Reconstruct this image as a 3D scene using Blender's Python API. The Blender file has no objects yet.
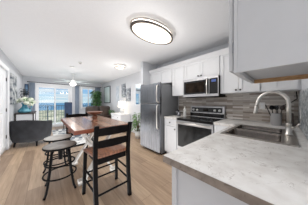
import bpy, bmesh, math, random
from mathutils import Vector, Matrix
random.seed(7)
R = math.radians
PI = math.pi
S = bpy.context.scene
C = S.collection

# ------------------------------------------------------------------ camera
cam_d = bpy.data.cameras.new('camera')
cam = bpy.data.objects.new('camera', cam_d); C.objects.link(cam)
cam.location = (0, 0, 1.245)
cam.rotation_euler = (R(90), 0, R(-42.47))
cam_d.sensor_width = 36.0
cam_d.lens = 119.5 * 36.0 / 308.0
cam_d.clip_start = 0.02; cam_d.clip_end = 3000
S.camera = cam

# ------------------------------------------------------------------ colour
def lin(r, g, b):
    def f(c):
        c = c / 255.0
        return c / 12.92 if c <= 0.04045 else ((c + 0.055) / 1.055) ** 2.4
    return (f(r), f(g), f(b), 1.0)

# ------------------------------------------------------------------ world
w = bpy.data.worlds.new('sky'); S.world = w; w.use_nodes = True
nt = w.node_tree; N = nt.nodes; L = nt.links; N.clear()
out = N.new('ShaderNodeOutputWorld'); bg = N.new('ShaderNodeBackground')
tc = N.new('ShaderNodeTexCoord'); sp = N.new('ShaderNodeSeparateXYZ')
rp = N.new('ShaderNodeValToRGB')
L.new(tc.outputs['Generated'], sp.inputs[0]); L.new(sp.outputs['Z'], rp.inputs[0])
e = rp.color_ramp.elements
e[0].position = 0.0; e[0].color = lin(208, 230, 240)
e[1].position = 1.0; e[1].color = lin(205, 222, 240)
for p, c in ((0.035, (190, 220, 238)), (0.075, (150, 196, 236)), (0.13, (112, 168, 228)), (0.35, (175, 205, 235))):
    q = rp.color_ramp.elements.new(p); q.color = lin(*c)
mp = N.new('ShaderNodeMapping'); mp.inputs['Scale'].default_value = (3, 3, 38)
ns = N.new('ShaderNodeTexNoise'); ns.inputs['Scale'].default_value = 1.6; ns.inputs['Detail'].default_value = 4
cr = N.new('ShaderNodeValToRGB'); cr.color_ramp.elements[0].position = 0.5; cr.color_ramp.elements[1].position = 0.66
mx = N.new('ShaderNodeMix'); mx.data_type = 'RGBA'
L.new(tc.outputs['Generated'], mp.inputs[0]); L.new(mp.outputs[0], ns.inputs['Vector'])
L.new(ns.outputs['Fac'], cr.inputs[0]); L.new(cr.outputs[0], mx.inputs[0])
L.new(rp.outputs[0], mx.inputs[6]); mx.inputs[7].default_value = lin(238, 243, 247)
L.new(mx.outputs[2], bg.inputs['Color']); bg.inputs['Strength'].default_value = 0.72
L.new(bg.outputs[0], out.inputs[0])

# ------------------------------------------------------------------ large lights
def area(name, loc, rot, sx, sy, power, col=(1, 1, 1)):
    d = bpy.data.lights.new(name, 'AREA'); d.shape = 'RECTANGLE'; d.size = sx; d.size_y = sy
    d.energy = power; d.color = col
    o = bpy.data.objects.new(name, d); C.objects.link(o); o.location = loc; o.rotation_euler = rot
    return o
area('fill_rear', (0.0, -1.9, 1.6), (R(84), 0, R(-14)), 2.2, 1.6, 24, (1, 0.98, 0.97))  # added fill lamp behind the camera, not a window
area('fill_rear_up', (-0.1, -1.9, 0.2), (R(150), 0, R(-10)), 2.2, 2.0, 26, (1, 1, 1))  # added fill aimed upward from behind the camera to brighten the ceiling
area('fill_ceiling_down', (0.75, 4.2, 2.30), (0, 0, 0), 2.6, 6.8, 44, (1, 0.99, 0.98))  # added soft fill pointing down, no such fixture on the ceiling
area('fill_floor_up', (0.65, 4.0, 0.03), (R(180), 0, 0), 2.5, 7.2, 58, (0.98, 0.99, 1.0))  # added sheet of fill over the floor, evens out the ceiling brightness
sun_d = bpy.data.lights.new('sun', 'SUN'); sun_d.energy = 2.5; sun_d.angle = R(1)
sun = bpy.data.objects.new('sun', sun_d); C.objects.link(sun); sun.rotation_euler = (R(20), R(28), 0)

S.view_settings.view_transform = 'Standard'; S.view_settings.look = 'None'
S.view_settings.gamma = 1.0; S.view_settings.exposure = 0.52; S.view_settings.use_curve_mapping = False

# ------------------------------------------------------------------ materials
def newmat(name):
    m = bpy.data.materials.new(name); m.use_nodes = True
    n = m.node_tree.nodes; b = n['Principled BSDF']
    return m, n, m.node_tree.links, b

def pm(name, rgb, rough=0.5, metal=0.0, var=0.06, scale=14, bump=0.0, stretch=(1, 1, 1), rgb2=None, trans=0.0, coat=0.0):
    m, n, l, b = newmat(name)
    tc = n.new('ShaderNodeTexCoord'); mp = n.new('ShaderNodeMapping'); mp.inputs['Scale'].default_value = stretch
    ns = n.new('ShaderNodeTexNoise'); ns.inputs['Scale'].default_value = scale; ns.inputs['Detail'].default_value = 4
    l.new(tc.outputs['Object'], mp.inputs[0]); l.new(mp.outputs[0], ns.inputs['Vector'])
    rp = n.new('ShaderNodeValToRGB'); l.new(ns.outputs['Fac'], rp.inputs[0])
    c1 = lin(*rgb)
    if rgb2: a, z = c1, lin(*rgb2)
    else:
        a = tuple(max(0, x * (1 - var)) for x in c1[:3]) + (1,); z = tuple(min(1, x * (1 + var)) for x in c1[:3]) + (1,)
    rp.color_ramp.elements[0].color = a; rp.color_ramp.elements[1].color = z
    rp.color_ramp.elements[0].position = 0.35; rp.color_ramp.elements[1].position = 0.65
    l.new(rp.outputs[0], b.inputs['Base Color'])
    b.inputs['Roughness'].default_value = rough; b.inputs['Metallic'].default_value = metal
    b.inputs['Coat Weight'].default_value = coat
    if name.startswith('black') or 'window' in name and 'micro' in name: b.inputs['Specular IOR Level'].default_value = 0.06
    if trans: b.inputs['Transmission Weight'].default_value = trans
    if bump:
        bp = n.new('ShaderNodeBump'); bp.inputs['Strength'].default_value = bump; bp.inputs['Distance'].default_value = 0.01
        l.new(ns.outputs['Fac'], bp.inputs['Height']); l.new(bp.outputs[0], b.inputs['Normal'])
    return m

def emis(name, rgb, strength):
    m, n, l, b = newmat(name)
    b.inputs['Base Color'].default_value = lin(*rgb); b.inputs['Emission Color'].default_value = lin(*rgb)
    b.inputs['Emission Strength'].default_value = strength
    return m

def glass_mat():
    m = bpy.data.materials.new('window_glass'); m.use_nodes = True
    n = m.node_tree.nodes; l = m.node_tree.links; n.clear()
    o = n.new('ShaderNodeOutputMaterial'); t = n.new('ShaderNodeBsdfTransparent'); g = n.new('ShaderNodeBsdfGlossy')
    t.inputs[0].default_value = (0.96, 0.98, 0.98, 1); g.inputs['Roughness'].default_value = 0.02
    f = n.new('ShaderNodeFresnel'); f.inputs[0].default_value = 1.35
    x = n.new('ShaderNodeMixShader'); l.new(f.outputs[0], x.inputs[0]); l.new(t.outputs[0], x.inputs[1]); l.new(g.outputs[0], x.inputs[2])
    l.new(x.outputs[0], o.inputs[0]); return m

def brickmat(name, cols, bw, rh, mortar, mcol, rot=0.0, axes='XY', rough=0.5, grain=None, gstr=0.35, msize=None, bump=0.0):
    """bricks/planks/tiles laid in world space; per-brick colour out of a ramp"""
    m, n, l, b = newmat(name)
    g = n.new('ShaderNodeNewGeometry'); s = n.new('ShaderNodeSeparateXYZ'); cb = n.new('ShaderNodeCombineXYZ')
    l.new(g.outputs['Position'], s.inputs[0])
    l.new(s.outputs[axes[0]], cb.inputs['X']); l.new(s.outputs[axes[1]], cb.inputs['Y'])
    br = n.new('ShaderNodeTexBrick'); l.new(cb.outputs[0], br.inputs['Vector'])
    br.inputs['Scale'].default_value = 1.0; br.inputs['Brick Width'].default_value = bw; br.inputs['Row Height'].default_value = rh
    br.inputs['Mortar Size'].default_value = mortar; br.inputs['Color1'].default_value = (0, 0, 0, 1); br.inputs['Color2'].default_value = (1, 1, 1, 1)
    br.inputs['Mortar'].default_value = (0.5, 0.5, 0.5, 1); br.inputs['Bias'].default_value = 0.0
    br.offset = 0.37; br.offset_frequency = 2
    rp = n.new('ShaderNodeValToRGB'); l.new(br.outputs['Color'], rp.inputs[0])
    k = len(cols)
    while len(rp.color_ramp.elements) < k: rp.color_ramp.elements.new(0.5)
    for i, cc in enumerate(cols):
        rp.color_ramp.elements[i].position = i / (k - 1); rp.color_ramp.elements[i].color = lin(*cc)
    col = rp.outputs[0]
    if grain:
        mp = n.new('ShaderNodeMapping'); mp.inputs['Scale'].default_value = grain; l.new(cb.outputs[0], mp.inputs[0])
        ns = n.new('ShaderNodeTexNoise'); ns.inputs['Scale'].default_value = 1; ns.inputs['Detail'].default_value = 6; ns.inputs['Roughness'].default_value = 0.6
        l.new(mp.outputs[0], ns.inputs['Vector'])
        gr = n.new('ShaderNodeValToRGB'); l.new(ns.outputs['Fac'], gr.inputs[0])
        gr.color_ramp.elements[0].position = 0.3; gr.color_ramp.elements[0].color = (0.55, 0.5, 0.46, 1)
        gr.color_ramp.elements[1].position = 0.7; gr.color_ramp.elements[1].color = (1, 1, 1, 1)
        mm = n.new('ShaderNodeMix'); mm.data_type = 'RGBA'; mm.blend_type = 'MULTIPLY'; mm.inputs[0].default_value = gstr
        l.new(col, mm.inputs[6]); l.new(gr.outputs[0], mm.inputs[7]); col = mm.outputs[2]
    mo = n.new('ShaderNodeMix'); mo.data_type = 'RGBA'
    l.new(br.outputs['Fac'], mo.inputs[0]); l.new(col, mo.inputs[6]); mo.inputs[7].default_value = lin(*mcol)
    l.new(mo.outputs[2], b.inputs['Base Color']); b.inputs['Roughness'].default_value = rough
    if bump:
        bp = n.new('ShaderNodeBump'); bp.inputs['Strength'].default_value = bump; bp.inputs['Distance'].default_value = 0.003; bp.invert = True
        l.new(br.outputs['Fac'], bp.inputs['Height']); l.new(bp.outputs[0], b.inputs['Normal'])
    return m

def stone(name, base, vein, soft, scale=3.2, rough=0.3, width=0.035, amt=1.0):
    m, n, l, b = newmat(name)
    g = n.new('ShaderNodeNewGeometry')
    n1 = n.new('ShaderNodeTexNoise'); n1.inputs['Scale'].default_value = scale; n1.inputs['Detail'].default_value = 8; n1.inputs['Roughness'].default_value = 0.62; n1.inputs['Distortion'].default_value = 1.2
    l.new(g.outputs['Position'], n1.inputs['Vector'])
    v = n.new('ShaderNodeValToRGB'); l.new(n1.outputs['Fac'], v.inputs[0])
    els = v.color_ramp.elements; els[0].position = 0.5 - width; els[0].color = (0, 0, 0, 1); els[1].position = 0.5 + width; els[1].color = (0, 0, 0, 1)
    q = els.new(0.5); q.color = (amt, amt, amt, 1)
    n2 = n.new('ShaderNodeTexNoise'); n2.inputs['Scale'].default_value = scale * 1.7; n2.inputs['Detail'].default_value = 5
    l.new(g.outputs['Position'], n2.inputs['Vector'])
    r2 = n.new('ShaderNodeValToRGB'); l.new(n2.outputs['Fac'], r2.inputs[0])
    r2.color_ramp.elements[0].position = 0.35; r2.color_ramp.elements[0].color = lin(*soft); r2.color_ramp.elements[1].position = 0.62; r2.color_ramp.elements[1].color = lin(*base)
    n3 = n.new('ShaderNodeTexNoise'); n3.inputs['Scale'].default_value = scale * 2.2; l.new(g.outputs['Position'], n3.inputs['Vector'])
    r3 = n.new('ShaderNodeValToRGB'); l.new(n3.outputs['Fac'], r3.inputs[0]); r3.color_ramp.elements[0].position = 0.45; r3.color_ramp.elements[1].position = 0.6
    ml = n.new('ShaderNodeMath'); ml.operation = 'MULTIPLY'; l.new(v.outputs[0], ml.inputs[0]); l.new(r3.outputs[0], ml.inputs[1])
    x = n.new('ShaderNodeMix'); x.data_type = 'RGBA'; l.new(ml.outputs[0], x.inputs[0]); l.new(r2.outputs[0], x.inputs[6]); x.inputs[7].default_value = lin(*vein)
    l.new(x.outputs[2], b.inputs['Base Color']); b.inputs['Roughness'].default_value = rough
    return m

def cellmat(name, cols, scale, rough=0.4, coord='pos', stretch=(1, 1, 1)):
    m, n, l, b = newmat(name)
    g = n.new('ShaderNodeNewGeometry'); mp = n.new('ShaderNodeMapping'); mp.inputs['Scale'].default_value = stretch
    l.new(g.outputs['Position'], mp.inputs[0])
    v = n.new('ShaderNodeTexVoronoi'); v.inputs['Scale'].default_value = scale; l.new(mp.outputs[0], v.inputs['Vector'])
    s = n.new('ShaderNodeSeparateColor'); l.new(v.outputs['Color'], s.inputs[0])
    rp = n.new('ShaderNodeValToRGB'); rp.color_ramp.interpolation = 'CONSTANT'; l.new(s.outputs[0], rp.inputs[0])
    k = len(cols)
    while len(rp.color_ramp.elements) < k: rp.color_ramp.elements.new(0.5)
    for i, cc in enumerate(cols):
        rp.color_ramp.elements[i].position = i / k; rp.color_ramp.elements[i].color = lin(*cc)
    l.new(rp.outputs[0], b.inputs['Base Color']); b.inputs['Roughness'].default_value = rough
    return m

def rampmat(name, axis, stops, noise=0.15, nscale=3.0, rough=0.6):
    """picture-like bands along one object axis, broken up with noise"""
    m, n, l, b = newmat(name)
    t = n.new('ShaderNodeTexCoord'); s = n.new('ShaderNodeSeparateXYZ'); l.new(t.outputs['Generated'], s.inputs[0])
    ns = n.new('ShaderNodeTexNoise'); ns.inputs['Scale'].default_value = nscale; ns.inputs['Detail'].default_value = 5; l.new(t.outputs['Generated'], ns.inputs['Vector'])
    a = n.new('ShaderNodeMath'); a.operation = 'MULTIPLY_ADD'; l.new(ns.outputs['Fac'], a.inputs[0]); a.inputs[1].default_value = noise * 2; l.new(s.outputs[axis], a.inputs[2])
    a2 = n.new('ShaderNodeMath'); a2.operation = 'SUBTRACT'; l.new(a.outputs[0], a2.inputs[0]); a2.inputs[1].default_value = noise
    rp = n.new('ShaderNodeValToRGB'); l.new(a2.outputs[0], rp.inputs[0])
    while len(rp.color_ramp.elements) < len(stops): rp.color_ramp.elements.new(0.5)
    for i, (p, cc) in enumerate(stops):
        rp.color_ramp.elements[i].position = p; rp.color_ramp.elements[i].color = lin(*cc)
    l.new(rp.outputs[0], b.inputs['Base Color']); b.inputs['Roughness'].default_value = rough
    return m

M = {}
M['wall'] = pm('wall_paint', (204, 206, 210), 0.85, var=0.012, scale=30)
M['ceil'] = pm('ceiling_paint', (228, 229, 231), 0.9, var=0.01, scale=40, bump=0.05)
M['trim'] = pm('trim_white', (232, 233, 235), 0.5, var=0.01)
M['floor'] = brickmat('vinyl_planks', [(164, 140, 118), (190, 164, 138), (206, 180, 152), (178, 153, 129)], 1.22, 0.18, 0.0016, (112, 92, 76), axes='YX', rough=0.45, grain=(2.2, 26, 1), gstr=0.75)
M['cab'] = pm('cabinet_white', (220, 221, 223), 0.45, var=0.01)
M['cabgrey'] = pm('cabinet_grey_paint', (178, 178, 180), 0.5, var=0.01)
M['rawwood'] = pm('raw_maple_edge', (160, 120, 78), 0.6, rgb2=(190, 150, 106), scale=10, stretch=(1, 4, 30))
M['knob'] = pm('dark_bronze', (46, 42, 40), 0.35, metal=0.8)
M['stone'] = stone('marble_laminate', (224, 222, 219), (120, 104, 92), (208, 204, 200), scale=6.5, rough=0.42, width=0.0085, amt=0.95)
M['stonedge'] = stone('brown_stone_edge', (130, 117, 106), (84, 70, 60), (108, 96, 87), scale=11.0, rough=0.45, width=0.05)
M['tile'] = brickmat('strip_tiles', [(108, 94, 82), (180, 171, 162), (216, 211, 205), (138, 124, 112), (236, 233, 228)], 0.26, 0.03, 0.0012, (150, 142, 134), axes='YZ', rough=0.3, grain=(6, 60, 1), gstr=0.5, bump=0.2)
M['mosaic'] = cellmat('pebble_mosaic', [(196, 202, 206), (96, 110, 122), (232, 235, 236), (140, 154, 162), (70, 86, 98), (214, 212, 206)], 42, 0.3)
M['steel'] = pm('stainless_steel', (134, 136, 141), 0.24, metal=0.95, var=0.25, scale=3, stretch=(30, 30, 0.6))  # vertical streaks in the colour stand in for dark room reflections
M['steelB'] = pm('bright_stainless', (188, 188, 190), 0.34, metal=0.75, var=0.05, scale=3, stretch=(30, 0.6, 30))
M['steelD'] = pm('dark_stainless', (128, 130, 135), 0.3, metal=0.9, var=0.08, scale=3, stretch=(30, 30, 0.6))
M['sidegrey'] = pm('appliance_side_grey', (124, 126, 129), 0.5, metal=0.25, var=0.03)
M['chrome'] = pm('brushed_nickel', (222, 218, 212), 0.28, metal=0.9, var=0.03)
M['bowlsteel'] = pm('sink_bowl_steel', (136, 128, 122), 0.26, metal=0.95, var=0.12, stretch=(2, 12, 1))  # darker copy of the sink steel, shade of the bowls put into colour
M['sinksteel'] = pm('sink_steel', (178, 172, 166), 0.3, metal=0.85, var=0.08, stretch=(2, 12, 1))
M['black'] = pm('glossy_dark_glass', (10, 10, 11), 0.15, var=0.05)
M['blackmat'] = pm('black_plastic', (24, 24, 26), 0.5, var=0.05)
M['blackwood'] = pm('black_paint_wood', (15, 12, 12), 0.42, var=0.15)
M['blackmetal'] = pm('black_iron', (20, 19, 19), 0.5, metal=0.3, var=0.15)
M['seatwood'] = pm('brown_seat_wood', (100, 60, 42), 0.3, rgb2=(156, 104, 74), scale=6, stretch=(14, 2, 2))
M['tabletop'] = brickmat('plank_table_wood', [(120, 84, 66), (152, 114, 92), (182, 148, 126), (136, 98, 78)], 2.4, 0.125, 0.0015, (58, 34, 24), axes='YX', rough=0.22, grain=(3, 30, 1), gstr=0.65)
M['tableedge'] = pm('red_brown_edge', (104, 46, 24), 0.35, rgb2=(140, 72, 40), scale=5, stretch=(2, 2, 18))
M['whitewash'] = pm('whitewashed_wood', (206, 202, 196), 0.6, rgb2=(232, 230, 226), scale=8, stretch=(3, 3, 1), bump=0.1)
M['stoolseat'] = pm('grey_metal_seat', (112, 106, 100), 0.42, rgb2=(146, 140, 132), scale=8, metal=0.2)
M['stoolseat2'] = pm('pale_metal_seat', (168, 164, 158), 0.45, rgb2=(196, 192, 186), scale=8, metal=0.2)
M['velvet'] = pm('charcoal_velvet', (28, 29, 32), 0.85, rgb2=(44, 45, 50), scale=5, bump=0.1)
M['leather'] = pm('brown_leather', (46, 37, 33), 0.42, rgb2=(72, 58, 50), scale=6, bump=0.2)
M['throw'] = pm('rust_throw', (132, 74, 50), 0.9, rgb2=(160, 100, 72), scale=18)
M['darkwood'] = pm('espresso_wood', (52, 42, 38), 0.4, var=0.2, stretch=(2, 12, 2))
M['curtain'] = pm('slate_blue_curtain', (140, 153, 170), 0.85, rgb2=(162, 173, 188), scale=5, stretch=(6, 6, 1))
M['curtainL'] = pm('pale_grey_curtain', (176, 184, 194), 0.85, rgb2=(194, 200, 208), scale=5, stretch=(6, 6, 1))
M['teal'] = pm('teal_glass', (36, 120, 146), 0.1, rgb2=(120, 190, 208), scale=5, coat=0.6)
M['bloom'] = pm('hydrangea_cream', (240, 240, 232), 0.8, rgb2=(208, 218, 190), scale=30, bump=0.5)
M['leaf'] = pm('leaf_green', (50, 92, 48), 0.5, rgb2=(96, 140, 80), scale=9)
M['leaf2'] = pm('bright_leaf', (76, 110, 62), 0.5, rgb2=(120, 150, 96), scale=9)
M['leafd'] = pm('dark_leaf', (26, 34, 34), 0.5, rgb2=(48, 58, 54), scale=9)
M['bark'] = pm('bark', (96, 76, 58), 0.8, var=0.2)
M['soil'] = pm('soil', (50, 40, 32), 0.95, var=0.3, scale=40)
M['basket'] = pm('woven_basket', (150, 132, 108), 0.8, rgb2=(186, 168, 142), scale=60, bump=0.4)
M['potwhite'] = pm('white_ceramic', (226, 226, 224), 0.3, var=0.02)
M['copper'] = pm('copper_brown', (104, 64, 46), 0.32, rgb2=(146, 98, 74), scale=7, metal=0.25)
M['navy'] = pm('navy_plastic', (22, 42, 70), 0.5, rgb2=(32, 56, 88), scale=5)
M['rail'] = pm('railing_grey', (96, 104, 112), 0.5, metal=0.3)
M['deck'] = pm('deck_concrete', (186, 186, 182), 0.8)
M['canvas0'] = rampmat('coastal_canvas', 'Z', [(0, (190, 180, 168)), (0.2, (60, 76, 88)), (0.4, (170, 176, 180)), (0.55, (70, 96, 112)), (0.75, (200, 206, 210)), (1, (92, 112, 128))], 0.5, 7)
M['canvas1'] = pm('streaky_coastal_canvas', (52, 66, 80), 0.7, rgb2=(206, 208, 208), scale=3.2, stretch=(1, 1.2, 2.6))
M['canvasG'] = pm('grey_abstract_canvas', (78, 84, 92), 0.7, rgb2=(176, 182, 190), scale=14)
M['canvasP'] = pm('pale_abstract_canvas', (176, 186, 196), 0.7, rgb2=(206, 212, 218), scale=6)
M['canvasT'] = rampmat('pale_teal_print', 'Z', [(0, (186, 202, 200)), (0.5, (204, 216, 214)), (1, (190, 208, 210))], 0.15, 4)
M['canvasB'] = rampmat('blue_print', 'Z', [(0, (54, 84, 118)), (0.5, (120, 150, 178)), (1, (70, 100, 136))], 0.2, 6)
M['mirror'] = pm('mirror_silver', (214, 224, 232), 0.03, metal=1.0, var=0.0)
M['shade'] = emis('glowing_lamp_shade', (255, 244, 226), 1.5)
M['diff'] = emis('lit_diffuser', (255, 242, 224), 1.25)
M['glow'] = emis('lit_ring_diffuser', (255, 248, 238), 2.6)
M['fanlit'] = emis('lit_fan_bowl', (255, 252, 246), 1.6)
M['bronze'] = pm('light_ring_bronze', (72, 64, 60), 0.4, metal=0.5)
M['bronzeL'] = pm('light_ring_nickel', (150, 142, 136), 0.4, metal=0.5)
M['fanblade'] = pm('driftwood_blade', (176, 190, 192), 0.6, rgb2=(206, 212, 212), scale=4, stretch=(1, 10, 1))
M['rug'] = cellmat('patterned_rug', [(222, 222, 220), (128, 134, 142), (236, 235, 232), (90, 98, 110), (214, 214, 212)], 9, 0.95)
M['sea'] = pm('sea_water', (44, 96, 132), 0.6, rgb2=(72, 128, 158), scale=0.02, stretch=(0.3, 1, 1))
M['ground'] = pm('dune_grass', (104, 112, 88), 0.95, rgb2=(196, 186, 160), scale=0.12)
M['glass'] = glass_mat()
M['screen'] = emis('blue_clock_display', (52, 74, 130), 0.35)
M['doorglass'] = pm('microwave_window', (18, 15, 13), 0.2, rgb2=(52, 42, 34), scale=7)
M['blinds'] = pm('window_frame_white', (235, 236, 238), 0.5, var=0.01)

# ------------------------------------------------------------------ mesh helpers
def nb(): return bmesh.new()
def box(bm, x0, x1, y0, y1, z0, z1, mi=0):
    v = [bm.verts.new((x, y, z)) for x in (x0, x1) for y in (y0, y1) for z in (z0, z1)]
    for q in ((0, 1, 3, 2), (4, 6, 7, 5), (0, 4, 5, 1), (2, 3, 7, 6), (0, 2, 6, 4), (1, 5, 7, 3)):
        f = bm.faces.new([v[i] for i in q]); f.material_index = mi
    return bm
def frame_of(d):
    d = Vector(d).normalized(); a = Vector((0, 0, 1)) if abs(d.z) < 0.9 else Vector((1, 0, 0))
    u = d.cross(a).normalized(); v = d.cross(u).normalized(); return u, v
def tube(bm, pts, r, seg=10, cap=True, flat=None):
    pts = [Vector(p) for p in pts]; n = len(pts)
    rs = r if isinstance(r, (list, tuple)) else [r] * n
    rings = []; u = None
    for i, p in enumerate(pts):
        d = (pts[min(i + 1, n - 1)] - pts[max(i - 1, 0)]).normalized()
        if u is None: u, v = frame_of(d)
        else:
            u = (u - d * u.dot(d)).normalized(); v = d.cross(u).normalized()
        k = 1.0 if flat is None else flat
        rings.append([bm.verts.new(p + (u * math.cos(2 * PI * j / seg) + v * k * math.sin(2 * PI * j / seg)) * rs[i]) for j in range(seg)])
    for a, b in zip(rings, rings[1:]):
        for j in range(seg):
            bm.faces.new((a[j], a[(j + 1) % seg], b[(j + 1) % seg], b[j]))
    if cap:
        bm.faces.new(rings[0][::-1]); bm.faces.new(rings[-1])
    return bm
def bar(bm, p0, p1, w, t, up=(0, 0, 1)):
    p0 = Vector(p0); p1 = Vector(p1); d = (p1 - p0).normalized(); up = Vector(up)
    if abs(d.dot(up)) > 0.95: up = Vector((0, 1, 0))
    s = d.cross(up).normalized(); q = s.cross(d).normalized(); vs = []
    for p in (p0, p1):
        for a, b in ((-1, -1), (1, -1), (1, 1), (-1, 1)):
            vs.append(bm.verts.new(p + s * a * w / 2 + q * b * t / 2))
    for f in ((3, 2, 1, 0), (4, 5, 6, 7), (0, 1, 5, 4), (1, 2, 6, 5), (2, 3, 7, 6), (3, 0, 4, 7)): bm.faces.new([vs[i] for i in f])
    return bm
def lathe(bm, prof, cx=0, cy=0, seg=28, sx=1, sy=1):
    rings = []
    for r, z in prof:
        if r < 1e-5: rings.append([bm.verts.new((cx, cy, z))])
        else: rings.append([bm.verts.new((cx + sx * r * math.cos(2 * PI * j / seg), cy + sy * r * math.sin(2 * PI * j / seg), z)) for j in range(seg)])
    for a, b in zip(rings, rings[1:]):
        for j in range(seg):
            k = (j + 1) % seg
            if len(a) == 1 and len(b) == 1: continue
            if len(a) == 1: bm.faces.new((a[0], b[k], b[j]))
            elif len(b) == 1: bm.faces.new((a[j], a[k], b[0]))
            else: bm.faces.new((a[j], a[k], b[k], b[j]))
    return bm
def ring(bm, cx, cy, z, R0, r, sx=1, sy=1, seg=36, s2=8, h=None):
    h = h or r; vs = []
    for i in range(seg):
        a = 2 * PI * i / seg; row = []
        for j in range(s2):
            b = 2 * PI * j / s2; rr = r * math.cos(b)
            row.append(bm.verts.new((cx + (sx * R0 + rr) * math.cos(a), cy + (sy * R0 + rr) * math.sin(a), z + h * math.sin(b))))
        vs.append(row)
    for i in range(seg):
        for j in range(s2):
            bm.faces.new((vs[i][j], vs[(i + 1) % seg][j], vs[(i + 1) % seg][(j + 1) % s2], vs[i][(j + 1) % s2]))
    return bm
def blob(bm, c, rx, ry, rz, seg=12, jit=0.0):
    m = bmesh.ops.create_icosphere(bm, subdivisions=2, radius=1.0)
    for v in m['verts']:
        k = 1 + random.uniform(-jit, jit); v.co = Vector((c[0] + v.co.x * rx * k, c[1] + v.co.y * ry * k, c[2] + v.co.z * rz * k))
    return bm

def woff(o):
    v = Vector((0, 0, 0))
    while o: v += o.location; o = o.parent
    return v
def obj(name, bm, mats, parent=None, base=None, bevel=0.0, smooth=False, local=False, seg=2):
    """link bm as ONE mesh. world-space verts unless local; origin at the parent's base (or base)."""
    bmesh.ops.recalc_face_normals(bm, faces=bm.faces[:])
    me = bpy.data.meshes.new(name); o = bpy.data.objects.new(name, me); C.objects.link(o)
    if parent is not None: o.parent = parent
    elif base is not None: o.location = base
    if not local:
        off = woff(parent) if parent is not None else Vector(base or (0, 0, 0))
        bmesh.ops.translate(bm, verts=bm.verts[:], vec=-off)
    bm.to_mesh(me); bm.free()
    for m in (mats if isinstance(mats, (list, tuple)) else [mats]): me.materials.append(M[m] if isinstance(m, str) else m)
    if smooth:
        for p in me.polygons: p.use_smooth = True
    if bevel:
        b = o.modifiers.new('bevel', 'BEVEL'); b.width = bevel; b.segments = seg; b.limit_method = 'ANGLE'; b.angle_limit = R(40)
    return o
def tag(o, label, cat, group=None, kind=None):
    if label: o['label'] = label
    if cat: o['category'] = cat
    if group: o['group'] = group
    if kind: o['kind'] = kind
    return o
def thing(name, label, cat, loc, rz=0.0, group=None):
    o = bpy.data.objects.new(name, None); o.empty_display_size = 0.1; C.objects.link(o)
    o.location = loc; o.rotation_euler = (0, 0, rz)
    return tag(o, label, cat, group)
def struct(name, bm, m, parent=None, **k):
    o = obj(name, bm, m, parent, **k)
    if parent is None: o['kind'] = 'structure'
    return o
def dup(root, name, loc, rz, label, group=None):
    def cp(o, par):
        c = o.copy(); C.objects.link(c); c.parent = par
        for ch in [x for x in allobj if x.parent == o]: cp(ch, c)
        return c
    allobj = list(C.objects)
    r = cp(root, None); r.location = loc; r.rotation_euler = (0, 0, rz); r['label'] = label
    if group: r['group'] = group
    return r

# ------------------------------------------------------------------ room
W, B, LW, H = 2.716, 7.88, -0.72, 2.442
NY = -0.144        # kitchen return wall beside the camera
struct('floor', box(nb(), LW - 0.12, W + 0.12, -3.0, B + 0.12, -0.1, 0), 'floor')
struct('ceiling', box(nb(), LW - 0.12, W + 0.12, -3.0, B + 0.12, H, H + 0.1), 'ceil')
bm = nb()
D0, D1, DH = 4.10, 4.93, 2.07     # left door opening
for a in ((-3.0, D0, 0, H), (D1, B + 0.12, 0, H), (D0, D1, DH, H)): box(bm, LW - 0.12, LW, a[0], a[1], a[2], a[3])
struct('wall_left', bm, 'wall')
wr = struct('wall_right', box(nb(), W, W + 0.12, NY - 0.12, B + 0.12, 0, H), 'wall')
bs = obj('backsplash', box(nb(), W - 0.008, W, NY + 0.001, 1.955, 0.92, 1.42), 'tile', wr)
wk = struct('wall_kitchen', box(nb(), 0.80, W, NY - 0.12, NY, 0, H), 'wall')
obj('mosaic_backsplash', box(nb(), 0.80, W - 0.008, NY, NY + 0.008, 0.92, 1.37), 'mosaic', wk)
struct('wall_partition', box(nb(), 2.11, W, 2.79, 2.90, 0, H), 'wall', bevel=0.004)
# back wall with sliding door and window openings
SX0, SX1, SZ = -0.30, 1.04, 2.08
WX0, WX1, WZ0, WZ1 = 1.58, 2.22, 0.95, 2.10
bm = nb()
for a in ((LW - 0.12, SX0, 0, H), (SX0, SX1, SZ, H), (SX1, WX0, 0, H), (WX0, WX1, 0, WZ0), (WX0, WX1, WZ1, H), (WX1, W + 0.12, 0, H)):
    box(bm, a[0], a[1], B, B + 0.12, a[2], a[3])
struct('wall_back', bm, 'wall')
def baseb(name, *a): struct(name, box(nb(), *a), 'trim', bevel=0.003)
baseb('baseboard_left', LW, LW + 0.014, D1 + 0.09, B, 0, 0.11)
baseb('baseboard_rear_left', LW, LW + 0.014, -3.0, D0 - 0.09, 0, 0.11)
baseb('baseboard_right', W - 0.014, W, 2.90, B, 0, 0.11)
bm = nb(); box(bm, LW + 0.014, SX0 - 0.07, B - 0.014, B, 0, 0.11); box(bm, SX1 + 0.07, W - 0.014, B - 0.014, B, 0, 0.11)
struct('baseboard_back', bm, 'trim')
# casings
bm = nb()
box(bm, LW, LW + 0.02, D0 - 0.09, D0, 0, DH + 0.09); box(bm, LW, LW + 0.02, D1, D1 + 0.09, 0, DH + 0.09); box(bm, LW, LW + 0.02, D0, D1, DH, DH + 0.09)
struct('trim_1', bm, 'trim', bevel=0.004)
bm = nb(); box(bm, SX0 - 0.07, SX0, B - 0.02, B, 0, SZ + 0.09); box(bm, SX1, SX1 + 0.07, B - 0.02, B, 0, SZ + 0.09); box(bm, SX0, SX1, B - 0.02, B, SZ, SZ + 0.09)
struct('trim_2', bm, 'trim', bevel=0.004)
bm = nb(); a = 0.06
box(bm, WX0 - a, WX0, B - 0.02, B, WZ0 - a, WZ1 + a); box(bm, WX1, WX1 + a, B - 0.02, B, WZ0 - a, WZ1 + a); box(bm, WX0, WX1, B - 0.02, B, WZ1, WZ1 + a); box(bm, WX0 - 0.02, WX1 + 0.02, B - 0.04, B, WZ0 - 0.03, WZ0)
struct('trim_3', bm, 'trim', bevel=0.004)
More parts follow.
